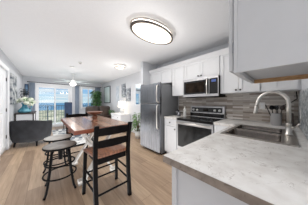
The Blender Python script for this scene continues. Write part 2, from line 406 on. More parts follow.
# left door (closed white panel door)
bm = nb(); box(bm, LW - 0.06, LW - 0.028, D0 + 0.003, D1 - 0.003, 0.008, DH - 0.003)
for z0, z1 in ((0.18, 0.95), (1.08, 1.92)):
    for y0, y1 in ((D0 + 0.1, D0 + 0.38), (D0 + 0.46, D1 - 0.09)):
        box(bm, LW - 0.03, LW - 0.02, y0, y1, z0, z1)
d1 = struct('door_1', bm, 'trim', bevel=0.004)
for z in (0.3, 1.0, 1.8): obj('hinge', box(nb(), LW - 0.028, LW - 0.012, D1 - 0.012, D1 - 0.002, z, z + 0.09), 'knob', d1)
bm = nb(); tube(bm, [(LW - 0.028, D0 + 0.07, 1.0), (LW + 0.02, D0 + 0.07, 1.0)], 0.012); tube(bm, [(LW + 0.02, D0 + 0.06, 1.0), (LW + 0.02, D0 + 0.17, 1.0)], 0.009)
obj('door_handle', bm, 'chrome', d1, smooth=True)
# sliding glass door
bm = nb(); f = 0.045
box(bm, SX0, SX1, B + 0.02, B + 0.1, 0, 0.04); box(bm, SX0, SX1, B + 0.02, B + 0.1, SZ - 0.05, SZ)
box(bm, SX0, SX0 + f, B + 0.02, B + 0.1, 0.04, SZ - 0.05); box(bm, SX1 - f, SX1, B + 0.02, B + 0.1, 0.04, SZ - 0.05)
sd = struct('door_2', bm, 'blinds', bevel=0.003)
mid = 0.39
def sash(x0, x1, y, parent):
    bm = nb(); t = 0.05; z0, z1 = 0.04, SZ - 0.05
    box(bm, x0, x0 + t, y, y + 0.035, z0, z1); box(bm, x1 - t, x1, y, y + 0.035, z0, z1)
    box(bm, x0 + t, x1 - t, y, y + 0.035, z0, z0 + 0.09); box(bm, x0 + t, x1 - t, y, y + 0.035, z1 - 0.07, z1)
    s = obj('sash', bm, 'blinds', parent, bevel=0.003)
    obj('pane', box(nb(), x0 + t, x1 - t, y + 0.014, y + 0.02, z0 + 0.09, z1 - 0.07), 'glass', s)
    return s
s1 = sash(SX0 + f, mid + 0.03, B + 0.025, sd); s2 = sash(mid - 0.03, SX1 - f, B + 0.062, sd)
obj('door_handle', box(nb(), mid - 0.01, mid + 0.015, B + 0.005, B + 0.025, 0.9, 1.1), 'potwhite', s1)
# window
bm = nb(); y = B + 0.03; t = 0.045
box(bm, WX0, WX0 + t, y, y + 0.06, WZ0, WZ1); box(bm, WX1 - t, WX1, y, y + 0.06, WZ0, WZ1)
box(bm, WX0 + t, WX1 - t, y, y + 0.06, WZ0, WZ0 + t); box(bm, WX0 + t, WX1 - t, y, y + 0.06, WZ1 - t, WZ1)
box(bm, 1.91, 1.955, y, y + 0.06, WZ0 + t, WZ1 - t)
wf = struct('window_1', bm, 'blinds', bevel=0.003)
obj('pane', box(nb(), WX0 + t, 1.91, y + 0.025, y + 0.031, WZ0 + t, WZ1 - t), 'glass', wf)
obj('pane', box(nb(), 1.955, WX1 - t, y + 0.025, y + 0.031, WZ0 + t, WZ1 - t), 'glass', wf)

# ------------------------------------------------------------------ outside
struct('balcony_deck', box(nb(), -3.0, 4.5, B + 0.13, B + 2.0, -0.16, -0.04), 'deck')
struct('ground', box(nb(), -600, 1200, 30, 170, -7.2, -7.0), 'ground')
struct('sea', box(nb(), -3000, 4000, 170, 2900, -7.4, -7.1), 'sea')
rl = thing('balcony_railing', 'grey metal balcony railing with thin upright balusters outside the sliding glass door', 'railing', (0.6, B + 1.85, -0.04))
yy = B + 1.85
obj('top_rail', box(nb(), -1.6, 3.6, yy - 0.025, yy + 0.025, 1.03, 1.07), 'rail', rl)
obj('bottom_rail', box(nb(), -1.6, 3.6, yy - 0.015, yy + 0.015, 0.05, 0.08), 'rail', rl)
for x in (-1.58, 0.14, 1.86, 3.58): obj('post', box(nb(), x - 0.03, x + 0.03, yy - 0.03, yy + 0.03, -0.04, 1.03), 'rail', rl)
x = -1.45
while x < 3.5:
    if min(abs(x - p) for p in (-1.58, 0.14, 1.86, 3.58)) > 0.06:
        obj('baluster', box(nb(), x - 0.009, x + 0.009, yy - 0.009, yy + 0.009, 0.08, 1.03), 'rail', rl)
    x += 0.125
# navy chair before the door
bc = thing('accent_chair', 'tall-backed navy blue upholstered chair standing before the right door pane', 'chair', (0.87, 7.28, 0), R(-6))
bm = nb(); bar(bm, (0, -0.20, 0.40), (0, -0.27, 1.26), 0.30, 0.07, up=(0, 1, 0)); obj('backrest', bm, 'navy', bc, local=True, bevel=0.02, seg=3)
obj('seat', box(nb(), -0.22, 0.22, -0.16, 0.26, 0.36, 0.48), 'navy', bc, local=True, bevel=0.03, seg=3)
for sx in (-1, 1):
    for y in (-0.19, 0.22): bm = nb(); tube(bm, [(sx * 0.17, y * 0.95, 0.37), (sx * 0.18, y, 0)], [0.02, 0.014], 8); obj('leg', bm, 'darkwood', bc, local=True)

# ------------------------------------------------------------------ cabinets
def shaker_x(xf, y0, y1, z0, z1, rail=0.055):
    bm = nb(); t = 0.02; g = 0.002; y0 += g; y1 -= g; z0 += g; z1 -= g
    box(bm, xf - t, xf, y0, y0 + rail, z0, z1); box(bm, xf - t, xf, y1 - rail, y1, z0, z1)
    box(bm, xf - t, xf, y0 + rail, y1 - rail, z0, z0 + rail); box(bm, xf - t, xf, y0 + rail, y1 - rail, z1 - rail, z1)
    box(bm, xf - t + 0.011, xf, y0 + rail - 0.001, y1 - rail + 0.001, z0 + rail - 0.001, z1 - rail + 0.001)
    return bm
def shaker_y(yf, x0, x1, z0, z1, rail=0.055):
    bm = nb(); t = 0.02; g = 0.002; x0 += g; x1 -= g; z0 += g; z1 -= g
    box(bm, x0, x0 + rail, yf, yf + t, z0, z1); box(bm, x1 - rail, x1, yf, yf + t, z0, z1)
    box(bm, x0 + rail, x1 - rail, yf, yf + t, z0, z0 + rail); box(bm, x0 + rail, x1 - rail, yf, yf + t, z1 - rail, z1)
    box(bm, x0 + rail - 0.001, x1 - rail + 0.001, yf, yf + t - 0.011, z0 + rail - 0.001, z1 - rail + 0.001)
    return bm
def knob_x(x, y, z, parent):
    bm = nb(); tube(bm, [(x, y, z), (x - 0.012, y, z)], 0.006, 10); tube(bm, [(x - 0.012, y, z), (x - 0.017, y, z), (x - 0.026, y, z), (x - 0.029, y, z)], [0.008, 0.015, 0.014, 0.008], 12)
    obj('knob', bm, 'knob', parent, smooth=True)
def knob_y(y, x, z, parent):
    bm = nb(); tube(bm, [(x, y, z), (x, y + 0.012, z)], 0.006, 10); tube(bm, [(x, y + 0.012, z), (x, y + 0.017, z), (x, y + 0.026, z), (x, y + 0.029, z)], [0.008, 0.015, 0.014, 0.008], 12)
    obj('knob', bm, 'knob', parent, smooth=True)
XU = 2.404         # carcass front of wall cabinets (doors 2 cm prouder)
ZT = 2.13          # top of wall cabinets
def wallcab(label, y0, y1, z0, doors, xf=XU):
    t = thing('wall_cabinet', label, 'cabinet', (W, (y0 + y1) / 2, z0), group='white wall cabinets')
    bm = nb(); box(bm, xf, W - 0.0005, y0, y1, z0, ZT)
    obj('body', bm, 'cab', t, bevel=0.001)
    for a, b, ky, kz in doors:
        d = obj('door', shaker_x(xf, a, b, z0 + 0.004, ZT - 0.004), 'cab', t, bevel=0.0015)
        if ky is not None: knob_x(xf - 0.02, ky, kz, d)
    return t
wallcab('white two-door wall cabinet above the refrigerator', 1.93, 2.785, 1.76, [(1.945, 2.36, 2.325, 1.80), (2.36, 2.775, 2.395, 1.80)])
wallcab('tall narrow white wall cabinet between refrigerator and microwave', 1.571, 1.928, 1.41, [(1.58, 1.92, None, 0)])
wallcab('short white two-door wall cabinet above the microwave', 0.806, 1.569, 1.752, [(0.812, 1.187, 1.155, 1.80), (1.187, 1.563, 1.22, 1.80)])
wallcab('white two-door wall cabinet right of the microwave, over the strip tile backsplash', 0.245, 0.804, 1.41, [(0.25, 0.522, 0.492, 1.455), (0.522, 0.80, 0.552, 1.455)])
wallcab('plain white corner wall cabinet hung beside the mosaic tiled wall', NY + 0.001, 0.243, 1.41, [(-0.12, 0.13, None, 0)])
# crown moulding
def crown(y0, y1):
    bm = nb(); prof = [(XU - 0.02, ZT - 0.02), (XU - 0.035, ZT), (XU - 0.06, ZT + 0.05), (XU - 0.065, ZT + 0.07), (XU + 0.03, ZT + 0.07), (XU + 0.03, ZT + 0.001), (XU - 0.0005, ZT + 0.001), (XU - 0.0005, ZT - 0.02)]
    a = [bm.verts.new((x, y0, z)) for x, z in prof]; b = [bm.verts.new((x, y1, z)) for x, z in prof]
    for i in range(len(prof)):
        j = (i + 1) % len(prof); bm.faces.new((a[i], a[j], b[j], b[i]))
    bm.faces.new(a[::-1]); bm.faces.new(b); return bm
tag(obj('crown_moulding', crown(NY + 0.001, 2.785), 'cab', base=(XU, 1.3, ZT)), 'white crown moulding running along the tops of the wall cabinets over the range', 'moulding')
# hanging cabinet over the peninsula, its underside seen from below
HX0, HX1, HY1, HZ = 0.775, 1.322, 0.172, 1.409
hc = thing('hanging_cabinet', 'large pale grey wall cabinet close overhead at the right, above the peninsula worktop', 'cabinet', ((HX0 + HX1) / 2, NY, HZ))
bm = nb(); y0 = NY + 0.0005
box(bm, HX0, HX0 + 0.016, y0, HY1, HZ, 2.43); box(bm, HX0 + 0.016, HX1 - 0.016, y0, HY1, HZ + 0.028, HZ + 0.044)
box(bm, HX0 + 0.016, HX1 - 0.016, y0, y0 + 0.012, HZ + 0.044, 2.43); box(bm, HX0 + 0.016, HX1 - 0.016, y0 + 0.012, HY1, 2.41, 2.43)
box(bm, HX1 - 0.016, HX1, y0, HY1, HZ + 0.03, 2.43)
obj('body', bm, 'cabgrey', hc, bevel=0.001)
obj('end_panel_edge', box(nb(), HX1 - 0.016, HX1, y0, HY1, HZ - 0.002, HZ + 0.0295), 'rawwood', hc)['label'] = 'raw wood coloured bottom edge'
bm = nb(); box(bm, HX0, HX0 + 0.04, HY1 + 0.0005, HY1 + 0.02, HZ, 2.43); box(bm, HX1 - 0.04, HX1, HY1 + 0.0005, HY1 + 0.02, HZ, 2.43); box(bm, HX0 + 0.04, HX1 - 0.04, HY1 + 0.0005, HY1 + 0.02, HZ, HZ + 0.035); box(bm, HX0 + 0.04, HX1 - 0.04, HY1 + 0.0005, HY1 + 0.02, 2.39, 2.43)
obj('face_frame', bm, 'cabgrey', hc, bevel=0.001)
mid_ = (HX0 + HX1) / 2
for a, b in ((HX0 + 0.004, mid_), (mid_, HX1 - 0.004)):
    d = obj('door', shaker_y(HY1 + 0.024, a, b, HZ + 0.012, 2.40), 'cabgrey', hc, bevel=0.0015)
    knob_y(HY1 + 0.044, mid_ + (0.03 if a > 1 else -0.03), HZ + 0.06, d)
    if a < 1: obj('hinge', box(nb(), HX0 - 0.002, HX0 + 0.012, HY1 + 0.019, HY1 + 0.0245, 1.52, 1.58), 'steelD', d)

# base cabinets ------------------------------------------------------
XB = 2.115        # base cabinet carcass front on right wall
def basecab(name, label, y0, y1, z1=0.874):
    t = thing(name, label, 'cabinet', ((XB + W) / 2, (y0 + y1) / 2, 0))
    obj('body', box(nb(), XB, W - 0.001, y0, y1, 0.10, z1), 'cab', t, bevel=0.001)
    obj('toe_kick', box(nb(), XB + 0.06, W - 0.001, y0, y1, 0.0, 0.0995), 'cab', t)
    d = obj('drawer', shaker_x(XB, y0 + 0.004, y1 - 0.004, 0.72, z1 - 0.004, 0.035), 'cab', t, bevel=0.0015); knob_x(XB - 0.02, (y0 + y1) / 2, 0.795, d)
    d = obj('door', shaker_x(XB, y0 + 0.004, y1 - 0.004, 0.115, 0.712), 'cab', t, bevel=0.0015); knob_x(XB - 0.02, y0 + 0.04, 0.66, d)
    return t
basecab('base_cabinet', 'narrow white base cabinet with drawer between the refrigerator and the range', 1.568, 1.925)
basecab('base_cabinet', 'white base cabinet with drawer right of the range, behind the peninsula', 0.50, 0.80)
WT0, WT1 = 0.875, 0.915
wt = thing('worktop', 'short pale marbled worktop between the refrigerator and the range', 'worktop', (2.4, 1.74, WT0))
obj('slab', box(nb(), 2.085, W - 0.001, 1.566, 1.926, WT0, WT1), 'stone', wt, bevel=0.003)
# peninsula
PX0, PY1 = 0.549, 0.512
pn = thing('peninsula_cabinet', 'pale grey end-panelled peninsula cabinet under the marbled worktop in the foreground', 'cabinet', (1.3, 0.15, 0))
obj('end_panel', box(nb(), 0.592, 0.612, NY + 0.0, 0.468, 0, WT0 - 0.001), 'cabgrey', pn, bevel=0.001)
bm = nb(); box(bm, 0.613, 1.36, NY + 0.001, 0.446, 0.1, WT0 - 0.001); box(bm, 1.36, 2.113, NY + 0.001, 0.446, 0.1, 0.66); box(bm, 1.36, 2.113, 0.43, 0.446, 0.66, WT0 - 0.001)
obj('body', bm, 'cab', pn, bevel=0.001)
obj('toe_kick', box(nb(), 0.613, 2.113, NY + 0.001, 0.39, 0, 0.0995), 'cab', pn)
obj('corner_post', box(nb(), 0.580, 0.5915, 0.440, 0.470, 0, WT0 - 0.001), 'cabgrey', pn)
for a, b in ((0.62, 0.99), (0.99, 1.355), (1.37, 1.74), (1.74, 2.06)):
    d = obj('door', shaker_y(0.447, a, b, 0.115, 0.712), 'cab', pn, bevel=0.0015); knob_y(0.467, b - 0.04 if a in (0.62, 1.37) else a + 0.04, 0.66, d)
    d = obj('drawer', shaker_y(0.447, a, b, 0.72, 0.868, 0.035), 'cab', pn, bevel=0.0015)
    if a < 1.3: knob_y(0.467, (a + b) / 2, 0.795, d)
# L shaped worktop with sink cut-out
KX0, KX1, KY0, KY1 = 1.374, 2.150, -0.076, 0.462     # sink rim
wl = thing('worktop', 'large pale marbled L-shaped worktop holding the sink in the foreground', 'worktop', (1.3, 0.15, WT0))
bm = nb(); c = 0.018; cx0, cx1, cy0, cy1 = KX0 + c, KX1 - c, KY0 + c, KY1 - c
xs = [PX0, cx0, cx1, 2.085, W - 0.0085]; ys = [NY + 0.0085, cy0, cy1, PY1, 0.802]
def ok(i, j):
    if i == 1 and j == 1: return False
    if j == 3: return i == 3
    return True
vd = {}
def vv(i, j, z):
    if (i, j, z) not in vd: vd[(i, j, z)] = bm.verts.new((xs[i], ys[j], z))
    return vd[(i, j, z)]
cells = [(i, j) for i in range(4) for j in range(4) if ok(i, j)]
for i, j in cells:
    bm.faces.new([vv(i, j, WT1), vv(i + 1, j, WT1), vv(i + 1, j + 1, WT1), vv(i, j + 1, WT1)])
    bm.faces.new([vv(i, j, WT0), vv(i, j + 1, WT0), vv(i + 1, j + 1, WT0), vv(i + 1, j, WT0)])
    for di, dj, p, q in ((-1, 0, (i, j), (i, j + 1)), (1, 0, (i + 1, j), (i + 1, j + 1)), (0, -1, (i, j), (i + 1, j)), (0, 1, (i, j + 1), (i + 1, j + 1))):
        if (i + di, j + dj) not in cells:
            bm.faces.new([vv(*p, WT0), vv(*q, WT0), vv(*q, WT1), vv(*p, WT1)])
obj('slab', bm, 'stone', wl)
bm = nb(); box(bm, PX0 - 0.0025, PX0, NY + 0.009, PY1 + 0.0025, WT0 - 0.0005, WT1 - 0.0015); box(bm, PX0, 2.085, PY1, PY1 + 0.0025, WT0 - 0.0005, WT1 - 0.0015)
obj('edge_band', bm, 'stonedge', wl)['label'] = 'brown stone-look front edge'

# sink ----------------------------------------------------------------
sk = thing('kitchen_sink', 'stainless steel double-bowl sink let into the marbled worktop', 'sink', ((KX0 + KX1) / 2, (KY0 + KY1) / 2, WT1))
bowls = [(KX0 + 0.035, 1.745, 0.02, KY1 - 0.035), (1.785, KX1 - 0.035, 0.02, KY1 - 0.035)]
bm = nb(); zt = WT1 + 0.007
xs2 = [KX0, bowls[0][0], bowls[0][1], bowls[1][0], bowls[1][1], KX1]; ys2 = [KY0, bowls[0][2], bowls[0][3], KY1]
for i in range(5):
    for j in range(3):
        if j == 1 and i in (1, 3): continue
        box(bm, xs2[i], xs2[i + 1], ys2[j], ys2[j + 1], WT1 + 0.0005, zt)
bmesh.ops.remove_doubles(bm, verts=bm.verts[:], dist=1e-5)
obj('rim', bm, 'sinksteel', sk)
for x0, x1, y0, y1 in bowls:
    bm = nb(); dz = 0.19; k = 0.03
    loops = []
    for (ins, z, r) in ((0, zt, 0.05), (0.004, zt - 0.02, 0.05), (0.012, zt - dz + 0.03, 0.05), (0.04, zt - dz, 0.05)):
        lp = []
        for (cx, cy, a0) in ((x1 - r, y1 - r, 0), (x0 + r, y1 - r, 90), (x0 + r, y0 + r, 180), (x1 - r, y0 + r, 270)):
            for q in range(5):
                a = R(a0 + q * 22.5); lp.append(bm.verts.new((cx + (r - ins) * math.cos(a), cy + (r - ins) * math.sin(a), z)))
        loops.append(lp)
    for a, b in zip(loops, loops[1:]):
        for i in range(20): bm.faces.new((a[i], a[(i + 1) % 20], b[(i + 1) % 20], b[i]))
    bm.faces.new(loops[-1])
    # square corner fillets up at rim level
    bw = obj('bowl', bm, 'bowlsteel', sk, smooth=True)
    bm = nb(); ring(bm, (x0 + x1) / 2, (y0 + y1) / 2, zt - dz + 0.004, 0.04, 0.006); lathe(bm, [(0.0, zt - dz + 0.003), (0.038, zt - dz + 0.003), (0.038, zt - dz + 0.0005), (0, zt - dz + 0.0005)], (x0 + x1) / 2, (y0 + y1) / 2)
    obj('drain', bm, 'knob', bw, smooth=True)
# faucet
FX, FY, FZ = 1.80, -0.028, WT1 + 0.0075
fc = thing('kitchen_faucet', 'tall brushed nickel gooseneck pull-down faucet behind the sink', 'faucet', (FX, FY, FZ))
bm = nb(); lathe(bm, [(0, FZ), (0.032, FZ), (0.032, FZ + 0.008), (0.024, FZ + 0.016), (0.022, FZ + 0.10), (0.024, FZ + 0.105), (0.0165, FZ + 0.115), (0, FZ + 0.115)], FX, FY)
obj('base', bm, 'chrome', fc, smooth=True)
pts = [(FX, FY, FZ + 0.112), (FX, FY, FZ + 0.30)]
rr = 0.118
for k in range(1, 12):
    a = PI * k / 12 * 1.0; pts.append((FX, FY + rr - rr * math.cos(a), FZ + 0.315 + rr * math.sin(a)))
pts += [(FX, FY + 2 * rr + 0.004, FZ + 0.305), (FX, FY + 2 * rr + 0.01, FZ + 0.28)]
bm = nb(); tube(bm, pts, 0.017, 12); obj('spout', bm, 'chrome', fc, smooth=True)
p = Vector(pts[-1]); q = p + Vector((0, 0.012, -0.085))
bm = nb(); tube(bm, [p + Vector((0, 0, 0.004)), p.lerp(q, 0.2), p.lerp(q, 0.8), q], [0.015, 0.018, 0.02, 0.0185], 12); obj('spray_head', bm, 'chrome', fc, smooth=True)
bm = nb(); tube(bm, [(FX + 0.0, FY - 0.015, FZ + 0.07), (FX - 0.01, FY - 0.032, FZ + 0.075)], 0.014, 12)
tube(bm, [(FX - 0.008, FY - 0.028, FZ + 0.078), (FX - 0.04, FY - 0.05, FZ + 0.095), (FX - 0.075, FY - 0.066, FZ + 0.125)], [0.007, 0.006, 0.0065], 8)
obj('handle', bm, 'chrome', fc, smooth=True)

# ------------------------------------------------------------------ refrigerator
fx, fy0, fy1, fh = 1.965, 1.955, 2.715, 1.715
fr = thing('refrigerator', 'stainless steel top-freezer refrigerator standing against the partition wall', 'refrigerator', (2.3, (fy0 + fy1) / 2, 0))
obj('body', box(nb(), fx + 0.075, 2.68, fy0 + 0.005, fy1 - 0.005, 0.03, fh - 0.012), 'sidegrey', fr, bevel=0.004)
obj('toe_grille', box(nb(), fx + 0.085, fx + 0.3, fy0 + 0.02, fy1 - 0.02, 0.0, 0.029), 'blackmat', fr)
for nm, z0, z1 in (('fridge_door', 0.06, 1.215), ('freezer_door', 1.225, fh)):
    d = obj(nm, box(nb(), fx, fx + 0.07, fy0, fy1, z0, z1), 'steel', fr, bevel=0.012, seg=3)
    hz0, hz1 = (0.62, 1.19) if nm == 'fridge_door' else (1.25, 1.66)
    yh = fy0 + 0.055
    bm = nb(); tube(bm, [(fx - 0.001, yh, hz0), (fx - 0.035, yh, hz0 + 0.03), (fx - 0.045, yh, (hz0 + hz1) / 2), (fx - 0.035, yh, hz1 - 0.03), (fx - 0.001, yh, hz1)], 0.013, 10)
    obj('handle', bm, 'chrome', d, smooth=True)
obj('door_gap', box(nb(), fx + 0.02, fx + 0.074, fy0 + 0.006, fy1 - 0.006, 1.2155, 1.2245), 'blackmat', fr)
obj('hinge_cover', box(nb(), fx + 0.02, fx + 0.12, fy1 - 0.09, fy1 - 0.01, fh + 0.0005, fh + 0.02), 'blackmat', fr)

# ------------------------------------------------------------------ microwave
my0, my1, mz0, mz1, mxf = 0.808, 1.566, 1.362, 1.748, 2.325
mw = thing('microwave', 'stainless over-the-range microwave with black glass door', 'microwave', (2.5, (my0 + my1) / 2, mz0))
obj('body', box(nb(), mxf + 0.035, W - 0.009, my0, my1, mz0, mz1), 'blackmat', mw, bevel=0.003)
dy0 = my0 + 0.165
bm = nb(); x0, x1 = mxf, mxf + 0.034
box(bm, x0, x1, dy0, my1, mz0 + 0.004, mz0 + 0.058); box(bm, x0, x1, dy0, my1, mz1 - 0.05, mz1); box(bm, x0, x1, dy0, dy0 + 0.012, mz0 + 0.058, mz1 - 0.05); box(bm, x0, x1, my1 - 0.03, my1, mz0 + 0.058, mz1 - 0.05)
md = obj('door', bm, 'steelB', mw, bevel=0.002)
obj('door_glass', box(nb(), x0 + 0.002, x1, dy0 + 0.012, my1 - 0.03, mz0 + 0.058, mz1 - 0.05), 'black', md)
obj('window', box(nb(), x0 + 0.0005, x0 + 0.002, dy0 + 0.09, my1 - 0.075, mz0 + 0.09, mz1 - 0.085), 'doorglass', md)
bm = nb(); yh = dy0 + 0.035
tube(bm, [(x0 + 0.001, yh, mz0 + 0.03), (x0 - 0.03, yh, mz0 + 0.06), (x0 - 0.042, yh, mz0 + 0.19), (x0 - 0.03, yh, mz1 - 0.06), (x0 + 0.001, yh, mz1 - 0.03)], 0.012, 10); obj('handle', bm, 'chrome', md, smooth=True)
cp_ = obj('control_panel', box(nb(), x0, x1, my0, dy0 - 0.002, mz0 + 0.004, mz1), 'black', mw, bevel=0.002)
bm = nb(); box(bm, x0 - 0.001, x0 + 0.01, my0 + 0.001, my0 + 0.012, mz0 + 0.004, mz1); box(bm, x0 - 0.0015, x0, my0 + 0.012, dy0 - 0.003, mz0 + 0.004, mz0 + 0.05); box(bm, x0 - 0.0015, x0, my0 + 0.012, dy0 - 0.003, mz1 - 0.045, mz1)
obj('panel_trim', bm, 'steelB', cp_)
obj('display', box(nb(), x0 - 0.001, x0, my0 + 0.045, dy0 - 0.04, mz1 - 0.115, mz1 - 0.07), 'screen', cp_)
obj('vent_grille', box(nb(), mxf + 0.05, W - 0.1, my0 + 0.02, my1 - 0.02, mz0 - 0.008, mz0 - 0.0005), 'blackmat', mw)

# ------------------------------------------------------------------ range
ry0, ry1, rx = 0.807, 1.562, 2.09
rg = thing('range', 'freestanding stainless steel electric range with black glass cooktop below the microwave', 'range', (2.4, (ry0 + ry1) / 2, 0))
obj('body', box(nb(), rx + 0.03, W - 0.009, ry0, ry1, 0.03, 0.872), 'blackmat', rg, bevel=0.002)
ct = obj('cooktop', box(nb(), rx + 0.01, W - 0.075, ry0, ry1, 0.8725, 0.918), 'black', rg, bevel=0.004)
for (x, y, r) in ((2.26, 1.0, 0.10), (2.26, 1.37, 0.08), (2.5, 1.0, 0.08), (2.5, 1.37, 0.10)):
    bm = nb(); ring(bm, x, y, 0.9182, r, 0.003, h=0.0006); obj('burner_ring', bm, 'steelD', ct)
bm = nb(); box(bm, rx, rx + 0.029, ry0 + 0.004, ry1 - 0.004, 0.79, 0.866); box(bm, rx, rx + 0.029, ry0 + 0.004, ry1 - 0.004, 0.26, 0.33); box(bm, rx, rx + 0.029, ry0 + 0.004, ry0 + 0.03, 0.33, 0.79); box(bm, rx, rx + 0.029, ry1 - 0.03, ry1 - 0.004, 0.33, 0.79)
od = obj('oven_door', bm, 'steelB', rg, bevel=0.002)
obj('door_glass', box(nb(), rx + 0.002, rx + 0.029, ry0 + 0.03, ry1 - 0.03, 0.33, 0.79), 'black', od)
bm = nb(); zb = 0.83
tube(bm, [(rx - 0.045, ry0 + 0.03, zb), (rx - 0.045, ry1 - 0.03, zb)], 0.014, 12)
for y in (ry0 + 0.06, ry1 - 0.06): tube(bm, [(rx - 0.045, y, zb), (rx, y, zb)], 0.01, 8)
obj('handle', bm, 'chrome', od, smooth=True)
obj('warming_drawer', box(nb(), rx + 0.003, rx + 0.029, ry0 + 0.004, ry1 - 0.004, 0.07, 0.252), 'steelB', rg, bevel=0.003)
bm = nb()   # back guard, slightly raked
xa, xb, xw = W - 0.085, W - 0.06, W - 0.0095
p = [(xa, 0.9185), (xb, 1.155), (xb + 0.015, 1.17), (xw, 1.17), (xw, 0.9185)]
A = [bm.verts.new((x, ry0, z)) for x, z in p]; Bv = [bm.verts.new((x, ry1, z)) for x, z in p]
for i in range(5): j = (i + 1) % 5; bm.faces.new((A[i], A[j], Bv[j], Bv[i]))
bm.faces.new(A[::-1]); bm.faces.new(Bv)
bg_ = obj('back_guard', bm, 'steelB', rg, bevel=0.002)
def onp(z): return xa + (xb - xa) * (z - 0.9185) / (1.155 - 0.9185)
bm = nb()
zc0, zc1 = 1.025, 1.135
obj('lower_panel', bar(nb(), (onp(0.965) - 0.001, ry0 + 0.004, 0.965), (onp(0.965) - 0.001, ry1 - 0.004, 0.965), 0.006, 0.085), 'black', bg_)
v = [bm.verts.new(q) for q in ((onp(zc0) - 0.003, ry0 + 0.04, zc0), (onp(zc0) - 0.003, ry1 - 0.04, zc0), (onp(zc1) - 0.003, ry1 - 0.04, zc1), (onp(zc1) - 0.003, ry0 + 0.04, zc1),
     (onp(zc0) + 0.002, ry0 + 0.04, zc0), (onp(zc0) + 0.002, ry1 - 0.04, zc0), (onp(zc1) + 0.002, ry1 - 0.04, zc1), (onp(zc1) + 0.002, ry0 + 0.04, zc1))]
for f_ in ((0, 1, 2, 3), (4, 7, 6, 5), (0, 4, 5, 1), (1, 5, 6, 2), (2, 6, 7, 3), (3, 7, 4, 0)): bm.faces.new([v[i] for i in f_])
cpn = obj('control_panel', bm, 'black', bg_)
for y in (ry0 + 0.09, ry0 + 0.18, ry1 - 0.18, ry1 - 0.09):
    bm = nb(); zk = 1.075; x = onp(zk) - 0.003
    tube(bm, [(x, y, zk), (x - 0.02, y, zk), (x - 0.024, y, zk)], [0.026, 0.024, 0.018], 14); obj('knob', bm, 'potwhite', cpn, smooth=True)
obj('display', box(nb(), onp(1.075) - 0.005, onp(1.075) - 0.0035, 1.13, 1.24, 1.055, 1.095), 'doorglass', cpn)

# ------------------------------------------------------------------ things on the worktops
def canister(name, label, cat, x, y, z, prof, mat, lid=None, lidmat=None):
    t = thing(name, label, cat, (x, y, z))
    bm = nb(); lathe(bm, [(r, z + h) for r, h in prof], x, y); obj('body', bm, mat, t, smooth=True, bevel=0)
    if lid: bm = nb(); lathe(bm, [(r, z + h) for r, h in lid], x, y); obj('lid', bm, lidmat, t, smooth=True)
    return t
z = WT1 + 0.0005
canister('canister', 'dark grey canister on the short worktop beside the refrigerator', 'canister', 2.52, 1.86, z, [(0, 0), (0.05, 0), (0.055, 0.01), (0.055, 0.115), (0.052, 0.12), (0, 0.12)], 'steelD', [(0, 0.1205), (0.055, 0.1205), (0.053, 0.135), (0.012, 0.14), (0.012, 0.155), (0, 0.157)], 'blackmat')
mg = thing('mug', 'brushed steel mug on the short worktop in front of the white bottle', 'mug', (2.36, 1.70, z))
bm = nb(); lathe(bm, [(0, z), (0.038, z), (0.042, z + 0.01), (0.042, z + 0.10), (0.038, z + 0.10), (0.037, z + 0.012), (0, z + 0.01)], 2.36, 1.70); obj('body', bm, 'steel', mg, smooth=True)
bm = nb(); tube(bm, [(2.36 - 0.03, 1.70 - 0.028, z + 0.085), (2.36 - 0.055, 1.70 - 0.05, z + 0.075), (2.36 - 0.055, 1.70 - 0.05, z + 0.035), (2.36 - 0.03, 1.70 - 0.028, z + 0.02)], 0.005, 8); obj('handle', bm, 'steel', mg, smooth=True)
canister('bottle', 'tall white bottle standing on the short worktop left of the range', 'bottle', 2.50, 1.63, z, [(0, 0), (0.034, 0), (0.036, 0.01), (0.036, 0.15), (0.028, 0.18), (0.014, 0.195), (0.014, 0.21), (0, 0.21)], 'potwhite', [(0, 0.2105), (0.017, 0.2105), (0.017, 0.24), (0, 0.24)], 'chrome')
# utensil crock
ux, uy = 2.50, 0.085
uc = thing('utensil_crock', 'round stainless crock holding dark cooking utensils behind the faucet', 'crock', (ux, uy, z))
bm = nb(); lathe(bm, [(0, z), (0.058, z), (0.062, z + 0.004), (0.062, z + 0.168), (0.065, z + 0.172), (0.059, z + 0.172), (0.058, z + 0.01), (0, z + 0.008)], ux, uy, 32); obj('body', bm, 'steelB', uc, smooth=True)
kinds = [('spatula', -0.03, 0.02, -0.03, 0.085, 'black spatula standing furthest left in the steel crock'), ('ladle', 0.005, 0.03, 0.0, 0.04, 'black ladle with a round bowl standing in the steel crock'),
         ('slotted_spoon', 0.03, 0.0, 0.07, 0.0, 'black slotted spoon leaning towards the wall in the steel crock'), ('whisk', -0.015, -0.02, -0.03, -0.02, 'steel wire whisk standing in the steel crock'), ('spoon', 0.01, -0.03, 0.02, -0.06, 'dark wooden spoon leaning right in the steel crock')]
